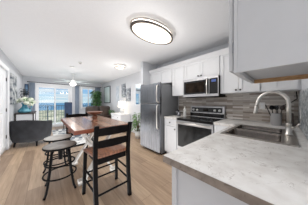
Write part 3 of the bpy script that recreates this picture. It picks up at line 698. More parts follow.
for nm, dx, dy, tx, ty, lb in kinds:
    b0 = Vector((ux + dx * 0.5, uy + dy * 0.5, z + 0.012)); b1 = Vector((ux + tx, uy + ty, z + 0.225)); dv = (b1 - b0).normalized()
    t = thing(nm, lb, nm.replace('_', ' '), b0, group='cooking utensils in the steel crock')
    bm = nb(); tube(bm, [b0, b1], 0.005, 8); obj('handle', bm, 'blackmat' if nm != 'spoon' else 'darkwood', t)
    bm = nb(); hc_ = b1 + dv * 0.028
    if nm == 'spatula': bar(bm, b1, b1 + dv * 0.075, 0.055, 0.006)
    elif nm == 'whisk':
        for k in range(4):
            a = k * PI / 4; u = Vector((math.cos(a), math.sin(a), 0)) * 0.022
            tube(bm, [b1, b1 + dv * 0.02 + u, b1 + dv * 0.05 + u, b1 + dv * 0.07, b1 + dv * 0.05 - u, b1 + dv * 0.02 - u, b1], 0.0012, 5)
    else: blob(bm, hc_, 0.028, 0.03, 0.036)
    obj('head', bm, 'steel' if nm == 'whisk' else ('darkwood' if nm == 'spoon' else 'blackmat'), t, smooth=nm != 'spatula')
kb = thing('knife_block', 'dark wooden knife block between the steel crock and the corner', 'knife block', (2.56, -0.045, z))
bm = nb(); box(bm, 2.50, 2.62, -0.085, -0.01, z, z + 0.18); obj('block', bm, 'darkwood', kb, bevel=0.004)
for k in range(4):
    x = 2.515 + k * 0.03; obj('knife_handle', box(nb(), x, x + 0.014, -0.06, -0.035, z + 0.1805, z + 0.26), 'blackmat', kb, bevel=0.003)
# outlets
def outlet(label, c, axis):
    t = thing('outlet', label, 'outlet', c)
    x, y, zc = c
    if axis == 'x':
        p = obj('cover_plate', box(nb(), x - 0.005, x, y - 0.036, y + 0.036, zc - 0.058, zc + 0.058), 'potwhite', t, bevel=0.002)
        for dz in (-0.022, 0.022): obj('socket', box(nb(), x - 0.007, x - 0.005, y - 0.015, y + 0.015, zc + dz - 0.014, zc + dz + 0.014), 'trim', p)
    else:
        p = obj('cover_plate', box(nb(), x - 0.036, x + 0.036, y, y + 0.005, zc - 0.058, zc + 0.058), 'potwhite', t, bevel=0.002)
        for dz in (-0.022, 0.022): obj('socket', box(nb(), x - 0.015, x + 0.015, y + 0.005, y + 0.007, zc + dz - 0.014, zc + dz + 0.014), 'trim', p)
outlet('white outlet cover on the strip tile backsplash, framed by the faucet arch', (W - 0.0085, 0.255, 1.19), 'x')
outlet('white outlet cover on the pebble mosaic wall at the right edge', (2.30, NY + 0.0085, 1.10), 'y')
bm = nb(); tube(bm, [(2.66, NY + 0.03, 1.405), (2.665, NY + 0.022, 1.30), (2.70, -0.06, 1.24), (2.702, 0.03, 1.19)], 0.006, 8)
tag(obj('cord', bm, 'blackmat', base=(2.66, NY + 0.03, 1.19), smooth=True), 'black cord hanging from the wall cabinet into the tiled corner', 'cord')

# ------------------------------------------------------------------ ceiling lights
def oval_light(label, cx, cy, a, b, big):
    t = thing('ceiling_light', label, 'ceiling light', (cx, cy, H))
    zt = H - 0.0005
    bm = nb(); lathe(bm, [(0, zt), (0.93, zt), (0.93, H - 0.02), (0, H - 0.02)], cx, cy, 56, a, b); obj('backplate', bm, 'potwhite', t)
    bm = nb(); lathe(bm, [(0.955, H - 0.03), (0.94, H - 0.022), (0.94, H - 0.055), (0.955, H - 0.055), (0.955, H - 0.03)], cx, cy, 56, a, b); obj('glow_band', bm, 'glow', t, smooth=False)
    bm = nb(); lathe(bm, [(0.96, H - 0.020), (0.99, H - 0.020), (0.99, H - 0.034), (0.96, H - 0.034), (0.96, H - 0.020)], cx, cy, 56, a, b); obj('upper_ring', bm, 'bronzeL', t)
    k = 0.955 - 0.012 / a * 1.4
    bm = nb(); lathe(bm, [(k - 0.005, H - 0.056), (1.0, H - 0.056), (1.0, H - 0.080), (k, H - 0.080), (k - 0.005, H - 0.056)], cx, cy, 56, a, b); obj('lower_ring', bm, 'bronze', t)
    bm = nb(); lathe(bm, [(k - 0.006, H - 0.058), (k - 0.006, H - 0.078), (k * 0.8, H - 0.083), (0, H - 0.085)], cx, cy, 56, a, b); obj('diffuser', bm, 'diff', t, smooth=True)
    return t
oval_light('large oval flush ceiling light with bronze rings over the kitchen', 1.33, 1.47, 0.42, 0.24, True)
oval_light('smaller round flush ceiling light with a bronze ring near the partition wall', 1.80, 3.60, 0.165, 0.165, False)
def pl(name, loc, power, size, col=(1, 0.96, 0.9)):
    d = bpy.data.lights.new(name, 'POINT'); d.energy = power; d.shadow_soft_size = size; d.color = col
    o = bpy.data.objects.new(name, d); C.objects.link(o); o.location = loc
for q in (-0.25, 0.0, 0.25): pl('oval_light_bulb', (1.33 + q, 1.47, H - 0.30), 1.6, 0.03, (1, 0.97, 0.93))
pl('round_light_bulb', (1.80, 3.60, H - 0.30), 3, 0.03, (1, 0.97, 0.93))
pl('fan_bulb', (0.87, 5.92, 1.85), 4, 0.03, (1, 0.98, 0.95))
for lb, x, y in (('white smoke detector on the living room ceiling, left of the dark one', 0.672, 4.776), ('small detector with a dark grille on the ceiling before the fan', 0.789, 4.12)):
    t = thing('smoke_detector', lb, 'smoke detector', (x, y, H)); k = 0.065 if y > 4.5 else 0.05
    bm = nb(); lathe(bm, [(0, H - 0.0005), (k, H - 0.0005), (k, H - 0.02), (k * 0.8, H - 0.035), (0, H - 0.036)], x, y); obj('housing', bm, 'potwhite', t)
    bm = nb(); lathe(bm, [(0, H - 0.0365), (k * 0.6, H - 0.0365), (k * 0.5, H - 0.042), (0, H - 0.042)], x, y); obj('grille', bm, 'potwhite' if y > 4.5 else 'bronze', t)
# ceiling fan
cx, cy = 0.87, 5.92
fn = thing('ceiling_fan', 'white ceiling fan with pale driftwood blades and lit glass bowl in the living room', 'ceiling fan', (cx, cy, H))
bm = nb(); lathe(bm, [(0, H - 0.0005), (0.07, H - 0.0005), (0.06, H - 0.05), (0, H - 0.05)], cx, cy); obj('canopy', bm, 'potwhite', fn, smooth=True)
bm = nb(); tube(bm, [(cx, cy, H - 0.05), (cx, cy, 2.16)], 0.014); obj('downrod', bm, 'potwhite', fn, smooth=True)
bm = nb(); lathe(bm, [(0, 2.17), (0.04, 2.17), (0.09, 2.14), (0.10, 2.08), (0.07, 2.05), (0, 2.05)], cx, cy); obj('motor', bm, 'potwhite', fn, smooth=True)
for k in range(5):
    a = R(10 + 72 * k); u = Vector((math.cos(a), math.sin(a), 0)); c0 = Vector((cx, cy, 2.095))
    bm = nb(); bar(bm, c0 + u * 0.17, c0 + u * 0.66, 0.15, 0.008); bar(bm, c0 + u * 0.085, c0 + u * 0.19, 0.035, 0.01)
    obj('blade', bm, 'fanblade', fn)
bm = nb(); lathe(bm, [(0, 2.049), (0.08, 2.049), (0.115, 2.03), (0.11, 1.98), (0.07, 1.945), (0, 1.935)], cx, cy); obj('light_bowl', bm, 'fanlit', fn, smooth=True)

# ------------------------------------------------------------------ dining table
tx0, tx1, ty0, ty1, tz = 0.255, 1.03, 1.665, 3.24, 0.91
tb = thing('dining_table', 'counter-height plank-topped dining table on whitewashed crossed legs', 'table', ((tx0 + tx1) / 2, (ty0 + ty1) / 2, 0))
obj('tabletop', box(nb(), tx0 + 0.004, tx1 - 0.004, ty0 + 0.004, ty1 - 0.004, tz - 0.04, tz), 'tabletop', tb, bevel=0.004)
bm = nb(); e_ = 0.0035
box(bm, tx0, tx0 + e_, ty0, ty1, tz - 0.05, tz - 0.004); box(bm, tx1 - e_, tx1, ty0, ty1, tz - 0.05, tz - 0.004); box(bm, tx0 + e_, tx1 - e_, ty0, ty0 + e_, tz - 0.05, tz - 0.004); box(bm, tx0 + e_, tx1 - e_, ty1 - e_, ty1, tz - 0.05, tz - 0.004)
obj('edge_trim', bm, 'tableedge', tb)
cxm = (tx0 + tx1) / 2
for y in (2.10, 2.84):
    bm = nb(); box(bm, 0.36, 0.98, y - 0.045, y + 0.045, 0.80, 0.869); obj('cross_beam', bm, 'whitewash', tb, bevel=0.004)
    bm = nb(); bar(bm, (0.43, y - 0.014, 0.03), (0.93, y - 0.014, 0.81), 0.026, 0.095, up=(0, 1, 0)); obj('leg', bm, 'whitewash', tb)
    bm = nb(); bar(bm, (0.93, y + 0.014, 0.03), (0.43, y + 0.014, 0.81), 0.026, 0.095, up=(0, 1, 0)); obj('leg', bm, 'whitewash', tb)
    for sx in (0.43, 0.93): obj('foot', box(nb(), sx - 0.06, sx + 0.06, y - 0.045, y + 0.045, 0.0, 0.07), 'whitewash', tb, bevel=0.006)
bm = nb(); box(bm, 0.65, 0.71, 2.13, 2.81, 0.385, 0.455); obj('stretcher', bm, 'whitewash', tb, bevel=0.004)
# pedestal bowl
px_, py_ = 0.672, 2.32
pb = thing('pedestal_bowl', 'copper brown pedestal bowl standing on the plank dining table', 'bowl', (px_, py_, tz))
bm = nb(); z = tz + 0.0005
lathe(bm, [(0, z), (0.062, z), (0.06, z + 0.014), (0.035, z + 0.028), (0.04, z + 0.045), (0.052, z + 0.07), (0.04, z + 0.095), (0.028, z + 0.115), (0, z + 0.115)], px_, py_); obj('pedestal', bm, 'copper', pb, smooth=True)
bm = nb(); z += 0.116; lathe(bm, [(0, z), (0.04, z), (0.09, z + 0.012), (0.122, z + 0.035), (0.13, z + 0.055), (0.12, z + 0.057), (0.08, z + 0.03), (0, z + 0.02)], px_, py_); obj('dish', bm, 'copper', pb, smooth=True)

# ladder-back chair
def make_chair(label, loc, rz):
    t = thing('counter_chair', label, 'chair', loc, rz, 'black ladder-back counter chairs')
    w2 = 0.212
    for s in (-1, 1):
        bm = nb(); x = s * w2
        pr = [(0, -0.235), (0.3, -0.20), (0.60, -0.19), (0.80, -0.205), (0.985, -0.245)]
        rings = []
        for z, y in pr:
            rings.append([bm.verts.new((x + a * 0.023, y + b * 0.021, z)) for a, b in ((-1, -1), (1, -1), (1, 1), (-1, 1))])
        for a, b in zip(rings, rings[1:]):
            for j in range(4): bm.faces.new((a[j], a[(j + 1) % 4], b[(j + 1) % 4], b[j]))
        bm.faces.new(rings[0][::-1]); bm.faces.new(rings[-1])
        obj('back_post', bm, 'blackwood', t, bevel=0.005, local=True)
        bm = nb(); bar(bm, (s * 0.235, 0.205, 0), (s * 0.222, 0.175, 0.585), 0.04, 0.038, up=(0, 1, 0)); obj('leg', bm, 'blackwood', t, bevel=0.005, local=True)
        for z in (0.21, 0.34):
            bm = nb(); tube(bm, [(s * 0.212, -0.2, z), (s * 0.228, 0.19, z)], 0.012, 8); obj('stretcher', bm, 'blackwood', t, local=True)
    for z, h, y in ((0.905, 0.085, -0.228), (0.758, 0.08, -0.203)):
        bm = nb(); n = 10; rw = []
        for i in range(n + 1):
            u = i / n; x = -w2 + 0.018 + (2 * w2 - 0.036) * u; cv = 0.028 * math.sin(PI * u); ar = 0.012 * math.sin(PI * u) if h > 0.06 else 0
            rw.append([bm.verts.new((x, y - cv + a * 0.009, zz)) for a, zz in ((-1, z - h / 2), (1, z - h / 2), (1, z + h / 2 + ar), (-1, z + h / 2 + ar))])
        for a, b in zip(rw, rw[1:]):
            for j in range(4): bm.faces.new((a[j], a[(j + 1) % 4], b[(j + 1) % 4], b[j]))
        bm.faces.new(rw[0][::-1]); bm.faces.new(rw[-1]); obj('back_rail', bm, 'blackwood', t, local=True)
    for z, y in ((0.18, -0.21), (0.28, 0.195), (0.15, 0.198)):
        bm = nb(); w_ = 0.21 if y < 0 else 0.228; tube(bm, [(-w_, y, z), (w_, y, z)], 0.012, 8); obj('stretcher', bm, 'blackwood', t, local=True)
    bm = nb(); box(bm, -0.185, 0.185, -0.178, 0.165, 0.515, 0.585); obj('apron', bm, 'blackwood', t, local=True)
    bm = nb(); n = 12; g = {}
    for i in range(n + 1):
        for j in range(n + 1):
            u = -1 + 2 * i / n; v = -1 + 2 * j / n
            wd = 0.228 + 0.022 * v; x = u * wd; y = v * 0.195 + 0.008
            zz = 0.628 - 0.012 * math.exp(-((abs(u) - 0.45) ** 2) * 14) * (1 - v * v) - 0.01 * max(0, abs(u) ** 6) - 0.006 * abs(v) ** 6
            g[i, j] = bm.verts.new((x, y, zz)); g[i, j, 0] = bm.verts.new((x * 0.96, y * 0.96, 0.5865))
    for i in range(n):
        for j in range(n):
            bm.faces.new((g[i, j], g[i + 1, j], g[i + 1, j + 1], g[i, j + 1])); bm.faces.new((g[i, j, 0], g[i, j + 1, 0], g[i + 1, j + 1, 0], g[i + 1, j, 0]))
    for i in range(n):
        for a, b in (((i, 0), (i + 1, 0)), ((i + 1, n), (i, n)), ((0, i + 1), (0, i)), ((n, i), (n, i + 1))):
            bm.faces.new((g[a], g[b], g[b + (0,)], g[a + (0,)]))
    obj('seat', bm, 'seatwood', t, smooth=True, local=True)
    return t
ch = make_chair('black ladder-back counter chair with brown saddle seat nearest the camera', (0.632, 1.645, 0), R(1))
dup(ch, 'counter_chair', (0.61, 3.30, 0), R(180), 'black ladder-back chair at the far end of the dining table, its top rail above it')

# stools
def make_stool(label, loc, rz, seatmat):
    t = thing('bar_stool', label, 'stool', loc, rz, 'round metal bar stools')
    bm = nb(); lathe(bm, [(0, 0.635), (0.175, 0.635), (0.191, 0.632), (0.195, 0.622)], 0, 0, 36); lathe(bm, [(0.195, 0.622), (0.195, 0.604), (0.185, 0.60), (0, 0.60)], 0, 0, 36)
    bmesh.ops.remove_doubles(bm, verts=bm.verts[:], dist=1e-5)
    s = obj('seat', bm, seatmat, t, smooth=False, local=True)
    bm = nb(); ring(bm, 0, 0, 0.613, 0.195, 0.006, h=0.013); obj('seat_rim', bm, 'blackmetal', s, smooth=True, local=True)
    bm = nb(); lathe(bm, [(0, 0.5995), (0.10, 0.5995), (0.10, 0.575), (0.03, 0.565), (0.025, 0.42), (0, 0.42)], 0, 0); obj('swivel_post', bm, 'blackmetal', t, smooth=True, local=True)
    for k in range(4):
        a = R(45 + 90 * k); u = Vector((math.cos(a), math.sin(a), 0))
        pts = [(0.11, 0.585), (0.14, 0.54), (0.155, 0.42), (0.17, 0.27), (0.19, 0.15), (0.212, 0.06), (0.24, 0.010)]
        bm = nb(); tube(bm, [u * r + Vector((0, 0, z)) for r, z in pts], 0.0145, 8); obj('leg', bm, 'blackmetal', t, smooth=True, local=True)
    for z, r in ((0.22, 0.192), (0.38, 0.172)):
        bm = nb(); ring(bm, 0, 0, z, r, 0.0105); obj('foot_ring', bm, 'blackmetal', t, smooth=True, local=True)
    return t
st = make_stool('round grey-topped black metal bar stool nearest the camera, left of the table', (0.172, 2.215, 0), R(-3), 'stoolseat')
s2 = dup(st, 'bar_stool', (0.18, 2.72, 0), R(10), 'round bar stool with a paler seat, behind the nearest one at the table side')
for o in list(C.objects):
    if o.parent == s2 and o.name.startswith('seat'):
        o.data = o.data.copy(); o.data.materials[0] = M['stoolseat2']

# ------------------------------------------------------------------ living room
struct_rug = obj('area_rug', box(nb(), 0.24, 1.28, 4.1, 7.0, 0.0005, 0.012), 'rug', base=(0.76, 5.5, 0))
tag(struct_rug, 'pale grey patterned area rug on the living room floor', 'rug')
# barrel armchair
bcx, bcy, brz = -0.262, 5.16, R(-30)
ac = thing('armchair', 'charcoal velvet barrel armchair with its back to the kitchen', 'armchair', (bcx, bcy, 0), brz)
def sq(a, h, p=3.2):
    ca, sa = math.cos(a), math.sin(a); k = (abs(ca) ** p + abs(sa) ** p) ** (-1 / p); return Vector((ca * k * h, sa * k * h, 0))
bm = nb(); n = 40; rows = []
for i in range(n + 1):
    a = R(40 - 260 * i / n)           # from front right round the back to front left
    back = max(0.0, math.cos(a + PI / 2)); top = 0.665 + 0.09 * back ** 0.8
    o_ = sq(a, 0.40); i_ = sq(a, 0.30)
    rows.append([bm.verts.new((o_.x * q, o_.y * q, z)) for q, z in ((0.90, 0.14), (0.96, 0.24), (1.0, 0.42), (1.02, top - 0.03))] + [bm.verts.new(((o_.x * 0.97), (o_.y * 0.97), top)), bm.verts.new((i_.x * 1.04, i_.y * 1.04, top)), bm.verts.new((i_.x, i_.y, top - 0.03)), bm.verts.new((i_.x, i_.y, 0.30)), bm.verts.new((i_.x, i_.y, 0.14))])
for a, b in zip(rows, rows[1:]):
    m_ = len(a)
    for j in range(m_): bm.faces.new((a[j], a[(j + 1) % m_], b[(j + 1) % m_], b[j]))
bm.faces.new(rows[0]); bm.faces.new(rows[-1][::-1])
obj('backrest', bm, 'velvet', ac, smooth=True, local=True)
def slab(h, z0, z1, rnd=0.03):
    bm = nb(); lo = []
    for s, z in ((h - rnd, z0), (h, z0 + rnd * 0.7), (h, z1 - rnd * 0.7), (h - rnd, z1)):
        lo.append([bm.verts.new(sq(2 * PI * i / 36, s) + Vector((0, 0, z))) for i in range(36)])
    for a, b in zip(lo, lo[1:]):
        for j in range(36): bm.faces.new((a[j], a[(j + 1) % 36], b[(j + 1) % 36], b[j]))
    bm.faces.new(lo[0][::-1]); bm.faces.new(lo[-1]); return bm
obj('seat_base', slab(0.295, 0.13, 0.32), 'velvet', ac, smooth=True, local=True)
obj('seat_cushion', slab(0.285, 0.322, 0.45), 'velvet', ac, smooth=True, local=True)
for sx in (-1, 1):
    for sy in (-1, 1):
        bm = nb(); tube(bm, [(sx * 0.25, sy * 0.25, 0.135), (sx * 0.27, sy * 0.27, 0.0)], [0.028, 0.018], 10); obj('leg', bm, 'blackwood', ac, local=True)
# console
cn = thing('console_cabinet', 'white console cabinet with dark wooden top and frame by the left wall', 'cabinet', (-0.47, 6.35, 0))
kx0, kx1, ky0, ky1, kz = LW + 0.02, -0.27, 5.76, 6.95, 0.90
obj('top', box(nb(), kx0 - 0.003, kx1 + 0.02, ky0 - 0.02, ky1 + 0.02, kz - 0.04, kz), 'darkwood', cn, bevel=0.003)
obj('body', box(nb(), kx0 + 0.03, kx1 - 0.03, ky0 + 0.012, ky1 - 0.012, 0.12, kz - 0.041), 'trim', cn)
for x in (kx0, kx1 - 0.03):
    for y in (ky0, ky1 - 0.03): obj('leg', box(nb(), x, x + 0.03, y, y + 0.03, 0, kz - 0.0405), 'darkwood', cn)
for k in range(2):
    y = ky0 + 0.05 + k * 0.52
    d = obj('door', box(nb(), kx1 - 0.0295, kx1 - 0.012, y, y + 0.48, 0.14, kz - 0.06), 'trim', cn, bevel=0.003)
    obj('handle', box(nb(), kx1 - 0.0115, kx1 + 0.002, y + 0.2, y + 0.3, 0.62, 0.635), 'knob', d)
# teal vase + bouquet
vx, vy = -0.50, 5.98
vs = thing('vase', 'chunky teal glass vase with two necks on the white console', 'vase', (vx, vy, kz))
bm = nb(); z = kz + 0.0005
lathe(bm, [(0, z), (0.12, z), (0.165, z + 0.03), (0.17, z + 0.07), (0.12, z + 0.13), (0.07, z + 0.20), (0.06, z + 0.26), (0.085, z + 0.34), (0.075, z + 0.34), (0.05, z + 0.27), (0, z + 0.25)], vx, vy); obj('body', bm, 'teal', vs, smooth=True)
bm = nb(); tube(bm, [(vx + 0.08, vy - 0.06, z + 0.28), (vx + 0.16, vy - 0.10, z + 0.27), (vx + 0.17, vy - 0.10, z + 0.17), (vx + 0.10, vy - 0.06, z + 0.12)], 0.014, 8); obj('handle', bm, 'teal', vs, smooth=True)
fl = thing('hydrangea_bouquet', 'bouquet of cream and pale green hydrangeas in the teal vase', 'flowers', (vx, vy, z + 0.26))
def leafs(bm, c, n, spread, ln, wd, zr=(0, 1), droop=0.3, seed=1):
    rd = random.Random(seed)
    for k in range(n):
        a = rd.uniform(0, 2 * PI); r = spread * math.sqrt(rd.random()); h = rd.uniform(*zr)
        p = Vector((c[0] + r * math.cos(a), c[1] + r * math.sin(a), c[2] + h)); b = a + rd.uniform(-0.7, 0.7)
        d = Vector((math.cos(b), math.sin(b), rd.uniform(-droop, 0.5))).normalized(); s = d.cross(Vector((0, 0, 1))).normalized(); q = s.cross(d)
        l_ = ln * rd.uniform(0.7, 1.2); w_ = wd * rd.uniform(0.8, 1.2)
        pts = [p, p + d * l_ * 0.4 + s * w_ / 2 + q * 0.1 * l_, p + d * l_ - Vector((0, 0, l_ * 0.25)), p + d * l_ * 0.4 - s * w_ / 2 + q * 0.1 * l_]
        m_ = p + d * l_ * 0.45 + q * 0.02 * l_
        V_ = [bm.verts.new(x) for x in pts]; mv = bm.verts.new(m_)
        for i in range(4): bm.faces.new((V_[i], V_[(i + 1) % 4], mv))
    return bm
rd = random.Random(5)
for k, (dx, dy, dz) in enumerate(((-0.16, 0.0, 0.13), (-0.03, -0.08, 0.17), (0.12, -0.04, 0.15), (0.21, 0.02, 0.10), (0.0, 0.08, 0.22), (0.14, 0.10, 0.20), (-0.11, 0.10, 0.18), (0.16, -0.08, 0.02), (0.05, -0.14, 0.07))):
    c = (vx + dx, vy + dy, z + 0.26 + dz)
    bm = nb(); blob(bm, c, 0.075, 0.075, 0.062, jit=0.14); bl = obj('bloom', bm, 'bloom', fl)
    bm = nb(); tube(bm, [(vx, vy, z + 0.26), (vx + dx * 0.5, vy + dy * 0.5, z + 0.32), c], 0.004, 5); obj('stem', bm, 'leaf2', bl)
bm = nb(); leafs(bm, (vx, vy, z + 0.36), 40, 0.15, 0.13, 0.06, (0, 0.14), 0.6, 3); obj('leaves', bm, 'leaf', fl)
dx_, dy_ = -0.55, 6.42
dp = thing('dark_plant', 'tall dark-leaved plant in a black pot on the console behind the bouquet', 'plant', (dx_, dy_, kz))
bm = nb(); z = kz + 0.0005; lathe(bm, [(0, z), (0.055, z), (0.075, z + 0.12), (0.065, z + 0.12), (0, z + 0.10)], dx_, dy_); obj('pot', bm, 'blackmat', dp, smooth=True)
bm = nb()
for k in range(9): a = k * 0.7; tube(bm, [(dx_, dy_, z + 0.10), (dx_ + 0.03 * math.cos(a), dy_ + 0.03 * math.sin(a), z + 0.82)], 0.004, 5)
leafs(bm, (dx_, dy_, z + 0.45), 110, 0.07, 0.09, 0.05, (0, 0.40), 0.4, 9); obj('foliage', bm, 'leafd', dp)
# wall art left
ar = thing('wall_art', 'tall coastal painting on deep canvas on the left wall', 'painting', (LW, 5.55, 1.63))
obj('canvas', box(nb(), LW + 0.0005, LW + 0.045, 5.20, 5.98, 1.19, 2.08), 'canvas1', ar, bevel=0.002)
t = thing('wall_art', 'small blue framed print on the back wall beside the left curtain', 'picture', (-0.58, B, 1.85))
bm = nb(); fx0, fx1, fz0, fz1 = -0.64, -0.54, 1.58, 2.08
fx0 -= 0.02
box(bm, fx0, fx0 + 0.02, B - 0.025, B - 0.0005, fz0, fz1); box(bm, fx1 - 0.02, fx1, B - 0.025, B - 0.0005, fz0, fz1); box(bm, fx0 + 0.02, fx1 - 0.02, B - 0.025, B - 0.0005, fz0, fz0 + 0.02); box(bm, fx0 + 0.02, fx1 - 0.02, B - 0.025, B - 0.0005, fz1 - 0.02, fz1)
obj('frame', bm, 'navy', t); obj('print', box(nb(), fx0 + 0.02, fx1 - 0.02, B - 0.012, B - 0.0005, fz0 + 0.02, fz1 - 0.02), 'canvasB', t)
# curtains
def curtain(label, x0, x1, mat, z1=2.16, z0=0.03, folds=5, y=B - 0.075):
    bm = nb(); n = folds * 8; a = []
    for i in range(n + 1):
        u = i / n; x = x0 + (x1 - x0) * u; yy = y + 0.022 * math.sin(u * folds * 2 * PI)
        a.append([bm.verts.new((x, yy, z0)), bm.verts.new((x, yy + 0.004 * math.sin(u * 9), z1))])
    for p, q in zip(a, a[1:]): bm.faces.new((p[0], q[0], q[1], p[1]))
    o = obj('curtain', bm, mat, base=((x0 + x1) / 2, y, z0), smooth=True)
    s = o.modifiers.new('thick', 'SOLIDIFY'); s.thickness = 0.004
    return tag(o, label, 'curtain', 'curtains on the back wall')
curtain('slate blue curtain left of the sliding glass door', -0.52, -0.33, 'curtain')
curtain('slate blue curtain right of the sliding glass door', 1.24, 1.43, 'curtain')
curtain('slate curtain right of the small window, beside the indoor tree', 2.27, 2.56, 'curtain')
def rod(label, x0, x1, z=2.19):
    t = thing('curtain_rod', label, 'curtain rod', ((x0 + x1) / 2, B - 0.075, z))
    bm = nb(); tube(bm, [(x0, B - 0.075, z), (x1, B - 0.075, z)], 0.011, 8); obj('rod', bm, 'blackmetal', t, smooth=True)
    for x in (x0, x1): bm = nb(); blob(bm, (x, B - 0.075, z), 0.022, 0.022, 0.022); obj('finial', bm, 'blackmetal', t, smooth=True)
    for x in (x0 + 0.05, x1 - 0.05): bm = nb(); tube(bm, [(x, B - 0.075, z), (x, B, z)], 0.007, 6); obj('bracket', bm, 'blackmetal', t)
rod('thin dark curtain rod over the sliding glass door', -0.56, 1.46)
rod('thin dark curtain rod over the small window', 1.52, 2.62)
# small pot plants on window sill
# loveseat
ls = thing('loveseat', 'brown leather recliner loveseat with its back to the dining table', 'sofa', (1.98, 6.6, 0))
lx0, lx1, ly0, ly1 = 1.33, 2.69, 6.2, 7.05
def rbox(name, a, mat, par, bev=0.05): return obj(name, box(nb(), *a), mat, par, bevel=bev, seg=4, smooth=True)
rbox('base', (lx0 + 0.17, lx1 - 0.17, ly0 + 0.08, ly1 - 0.05, 0.04, 0.30), 'leather', ls, 0.03)
for x in (lx0, lx1 - 0.18): rbox('armrest', (x, x + 0.18, ly0 + 0.06, ly1, 0.04, 0.66), 'leather', ls, 0.07)
for k in range(2):
    x = lx0 + 0.185 + k * 0.497
    rbox('seat_cushion', (x, x + 0.493, ly0 + 0.34, ly1 + 0.02, 0.305, 0.50), 'leather', ls, 0.06)
    rbox('back_cushion', (x - (0.08 if k == 0 else 0), x + 0.493 + (0.08 if k else 0), ly0, ly0 + 0.33, 0.34, 1.07), 'leather', ls, 0.11)
# ficus
def potted(name, label, cat, x, y, potr, poth, trunk, leaf, n, spread, zr, ln, wd, potm, seed):
    t = thing(name, label, cat, (x, y, 0))
    bm = nb(); lathe(bm, [(0, 0.001), (potr * 0.75, 0.001), (potr, poth), (potr * 0.92, poth), (potr * 0.85, poth - 0.03), (0, poth - 0.03)], x, y); obj('pot', bm, potm, t, smooth=True)
    bm = nb(); rd = random.Random(seed)
    for k in range(4): tube(bm, [(x + rd.uniform(-.03, .03), y + rd.uniform(-.03, .03), poth - 0.03), (x + rd.uniform(-.05, .05), y + rd.uniform(-.05, .05), trunk * 0.6 + poth * 0.4), (x + rd.uniform(-spread, spread) * 0.5, y + rd.uniform(-spread, spread) * 0.5, trunk)], [0.014, 0.011, 0.006], 6)
    obj('trunk', bm, 'bark', t)
    bm = nb(); leafs(bm, (x, y, 0), n, spread, ln, wd, zr, 0.6, seed); obj('foliage', bm, leaf, t)
    return t
potted('indoor_tree', 'leafy green indoor tree in the corner beyond the brown loveseat', 'plant', 2.20, 7.36, 0.15, 0.3, 1.65, 'leaf', 480, 0.22, (1.08, 1.90), 0.17, 0.075, 'basket', 4)
potted('floor_plant', 'bushy green plant in a white pot on the floor beside the refrigerator partition', 'plant', 2.42, 3.46, 0.13, 0.26, 0.62, 'leaf2', 170, 0.15, (0.36, 0.86), 0.17, 0.06, 'potwhite', 8)
# right wall pictures
def wallpic(name, label, cat, y0, y1, z0, z1, mat, framemat=None, d=0.035, grp=None):
    t = thing(name, label, cat, (W, (y0 + y1) / 2, (z0 + z1) / 2), group=grp)
    if framemat:
        f = 0.03; x0 = W - d; x1 = W - 0.0005
        bm = nb(); box(bm, x0, x1, y0, y0 + f, z0, z1); box(bm, x0, x1, y1 - f, y1, z0, z1); box(bm, x0, x1, y0 + f, y1 - f, z0, z0 + f); box(bm, x0, x1, y0 + f, y1 - f, z1 - f, z1)
        obj('frame', bm, framemat, t, bevel=0.002); obj('glass' if mat == 'mirror' else 'print', box(nb(), x0 + 0.012, x1, y0 + f, y1 - f, z0 + f, z1 - f), mat, t)
    else: obj('canvas', box(nb(), W - d, W - 0.0005, y0, y1, z0, z1), mat, t, bevel=0.002)
wallpic('framed_print', 'large pale teal print in a black frame, right of the indoor tree', 'picture', 6.57, 7.45, 1.22, 2.18, 'canvasT', 'blackmat')
wallpic('canvas', 'pale blue-grey canvas, leftmost of the three on the right wall', 'picture', 5.50, 5.80, 1.30, 2.06, 'canvasP', grp='abstract canvases on the right wall')
wallpic('canvas', 'dark grey abstract canvas hung highest, middle of the three', 'picture', 4.86, 5.20, 1.48, 2.10, 'canvasG', grp='abstract canvases on the right wall')
wallpic('canvas', 'grey abstract canvas hung lower, rightmost of the three beside the mirror', 'picture', 4.44, 4.80, 1.30, 1.86, 'canvasG', grp='abstract canvases on the right wall')
wallpic('wall_mirror', 'white framed wall mirror next to the partition wall', 'mirror', 3.56, 4.06, 1.14, 1.98, 'mirror', 'trim')
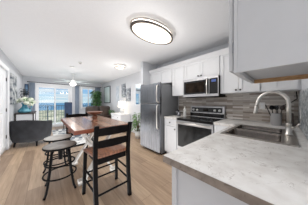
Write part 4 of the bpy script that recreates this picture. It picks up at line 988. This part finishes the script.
# dresser & lamp
dr = thing('dresser', 'white painted dresser under the canvases on the right wall', 'dresser', (2.48, 4.95, 0))
qx0, qx1, qy0, qy1, qz = 2.27, 2.698, 4.47, 5.42, 0.76
obj('top', box(nb(), qx0 - 0.02, qx1, qy0 - 0.02, qy1 + 0.02, qz - 0.03, qz), 'trim', dr, bevel=0.004)
obj('body', box(nb(), qx0 + 0.02, qx1, qy0, qy1, 0.06, qz - 0.0305), 'trim', dr, bevel=0.003)
for a in range(2):
    for b in range(3):
        y = qy0 + 0.03 + a * 0.455; zq = 0.09 + b * 0.212
        d = obj('drawer', box(nb(), qx0, qx0 + 0.0195, y, y + 0.435, zq, zq + 0.2), 'trim', dr, bevel=0.003); knob_x(qx0, y + 0.22, zq + 0.1, d)
for x in (qx0 + 0.03, qx1 - 0.05):
    for y in (qy0 + 0.01, qy1 - 0.05): obj('leg', box(nb(), x, x + 0.04, y, y + 0.04, 0, 0.0595), 'trim', dr)
lm = thing('table_lamp', 'glowing white table lamp standing on the white dresser', 'lamp', (2.47, 4.76, qz))
z = qz + 0.0005; x, y = 2.47, 4.76
bm = nb(); lathe(bm, [(0, z), (0.07, z), (0.07, z + 0.015), (0.03, z + 0.03), (0.065, z + 0.10), (0.07, z + 0.15), (0.03, z + 0.23), (0.012, z + 0.26), (0.012, z + 0.30), (0, z + 0.30)], x, y); obj('base', bm, 'potwhite', lm, smooth=True)
bm = nb(); lathe(bm, [(0.165, z + 0.29), (0.135, z + 0.54), (0.132, z + 0.54), (0.162, z + 0.29), (0.165, z + 0.29)], x, y); obj('lamp_shade', bm, 'shade', lm, smooth=True)
pl('table_lamp_bulb', (x, y, z + 0.42), 2.5, 0.05, (1, 0.9, 0.75))
# end table + plant
et = thing('end_table', 'small dark end table between the white dresser and the loveseat', 'table', (2.48, 5.73, 0))
obj('top', box(nb(), 2.29, 2.67, 5.54, 5.92, 0.60, 0.63), 'darkwood', et, bevel=0.004)
for x in (2.31, 2.62):
    for y in (5.56, 5.87): obj('leg', box(nb(), x, x + 0.03, y, y + 0.03, 0, 0.5995), 'darkwood', et)
hp = thing('potted_plant', 'small dark green plant in a pot on the end table', 'plant', (2.45, 5.75, 0.63))
bm = nb(); lathe(bm, [(0, 0.6305), (0.05, 0.6305), (0.07, 0.72), (0.062, 0.72), (0, 0.71)], 2.45, 5.75); obj('pot', bm, 'potwhite', hp, smooth=True)
bm = nb(); leafs(bm, (2.45, 5.75, 0.70), 70, 0.09, 0.12, 0.05, (0, 0.18), 0.5, 12); obj('foliage', bm, 'leaf', hp)
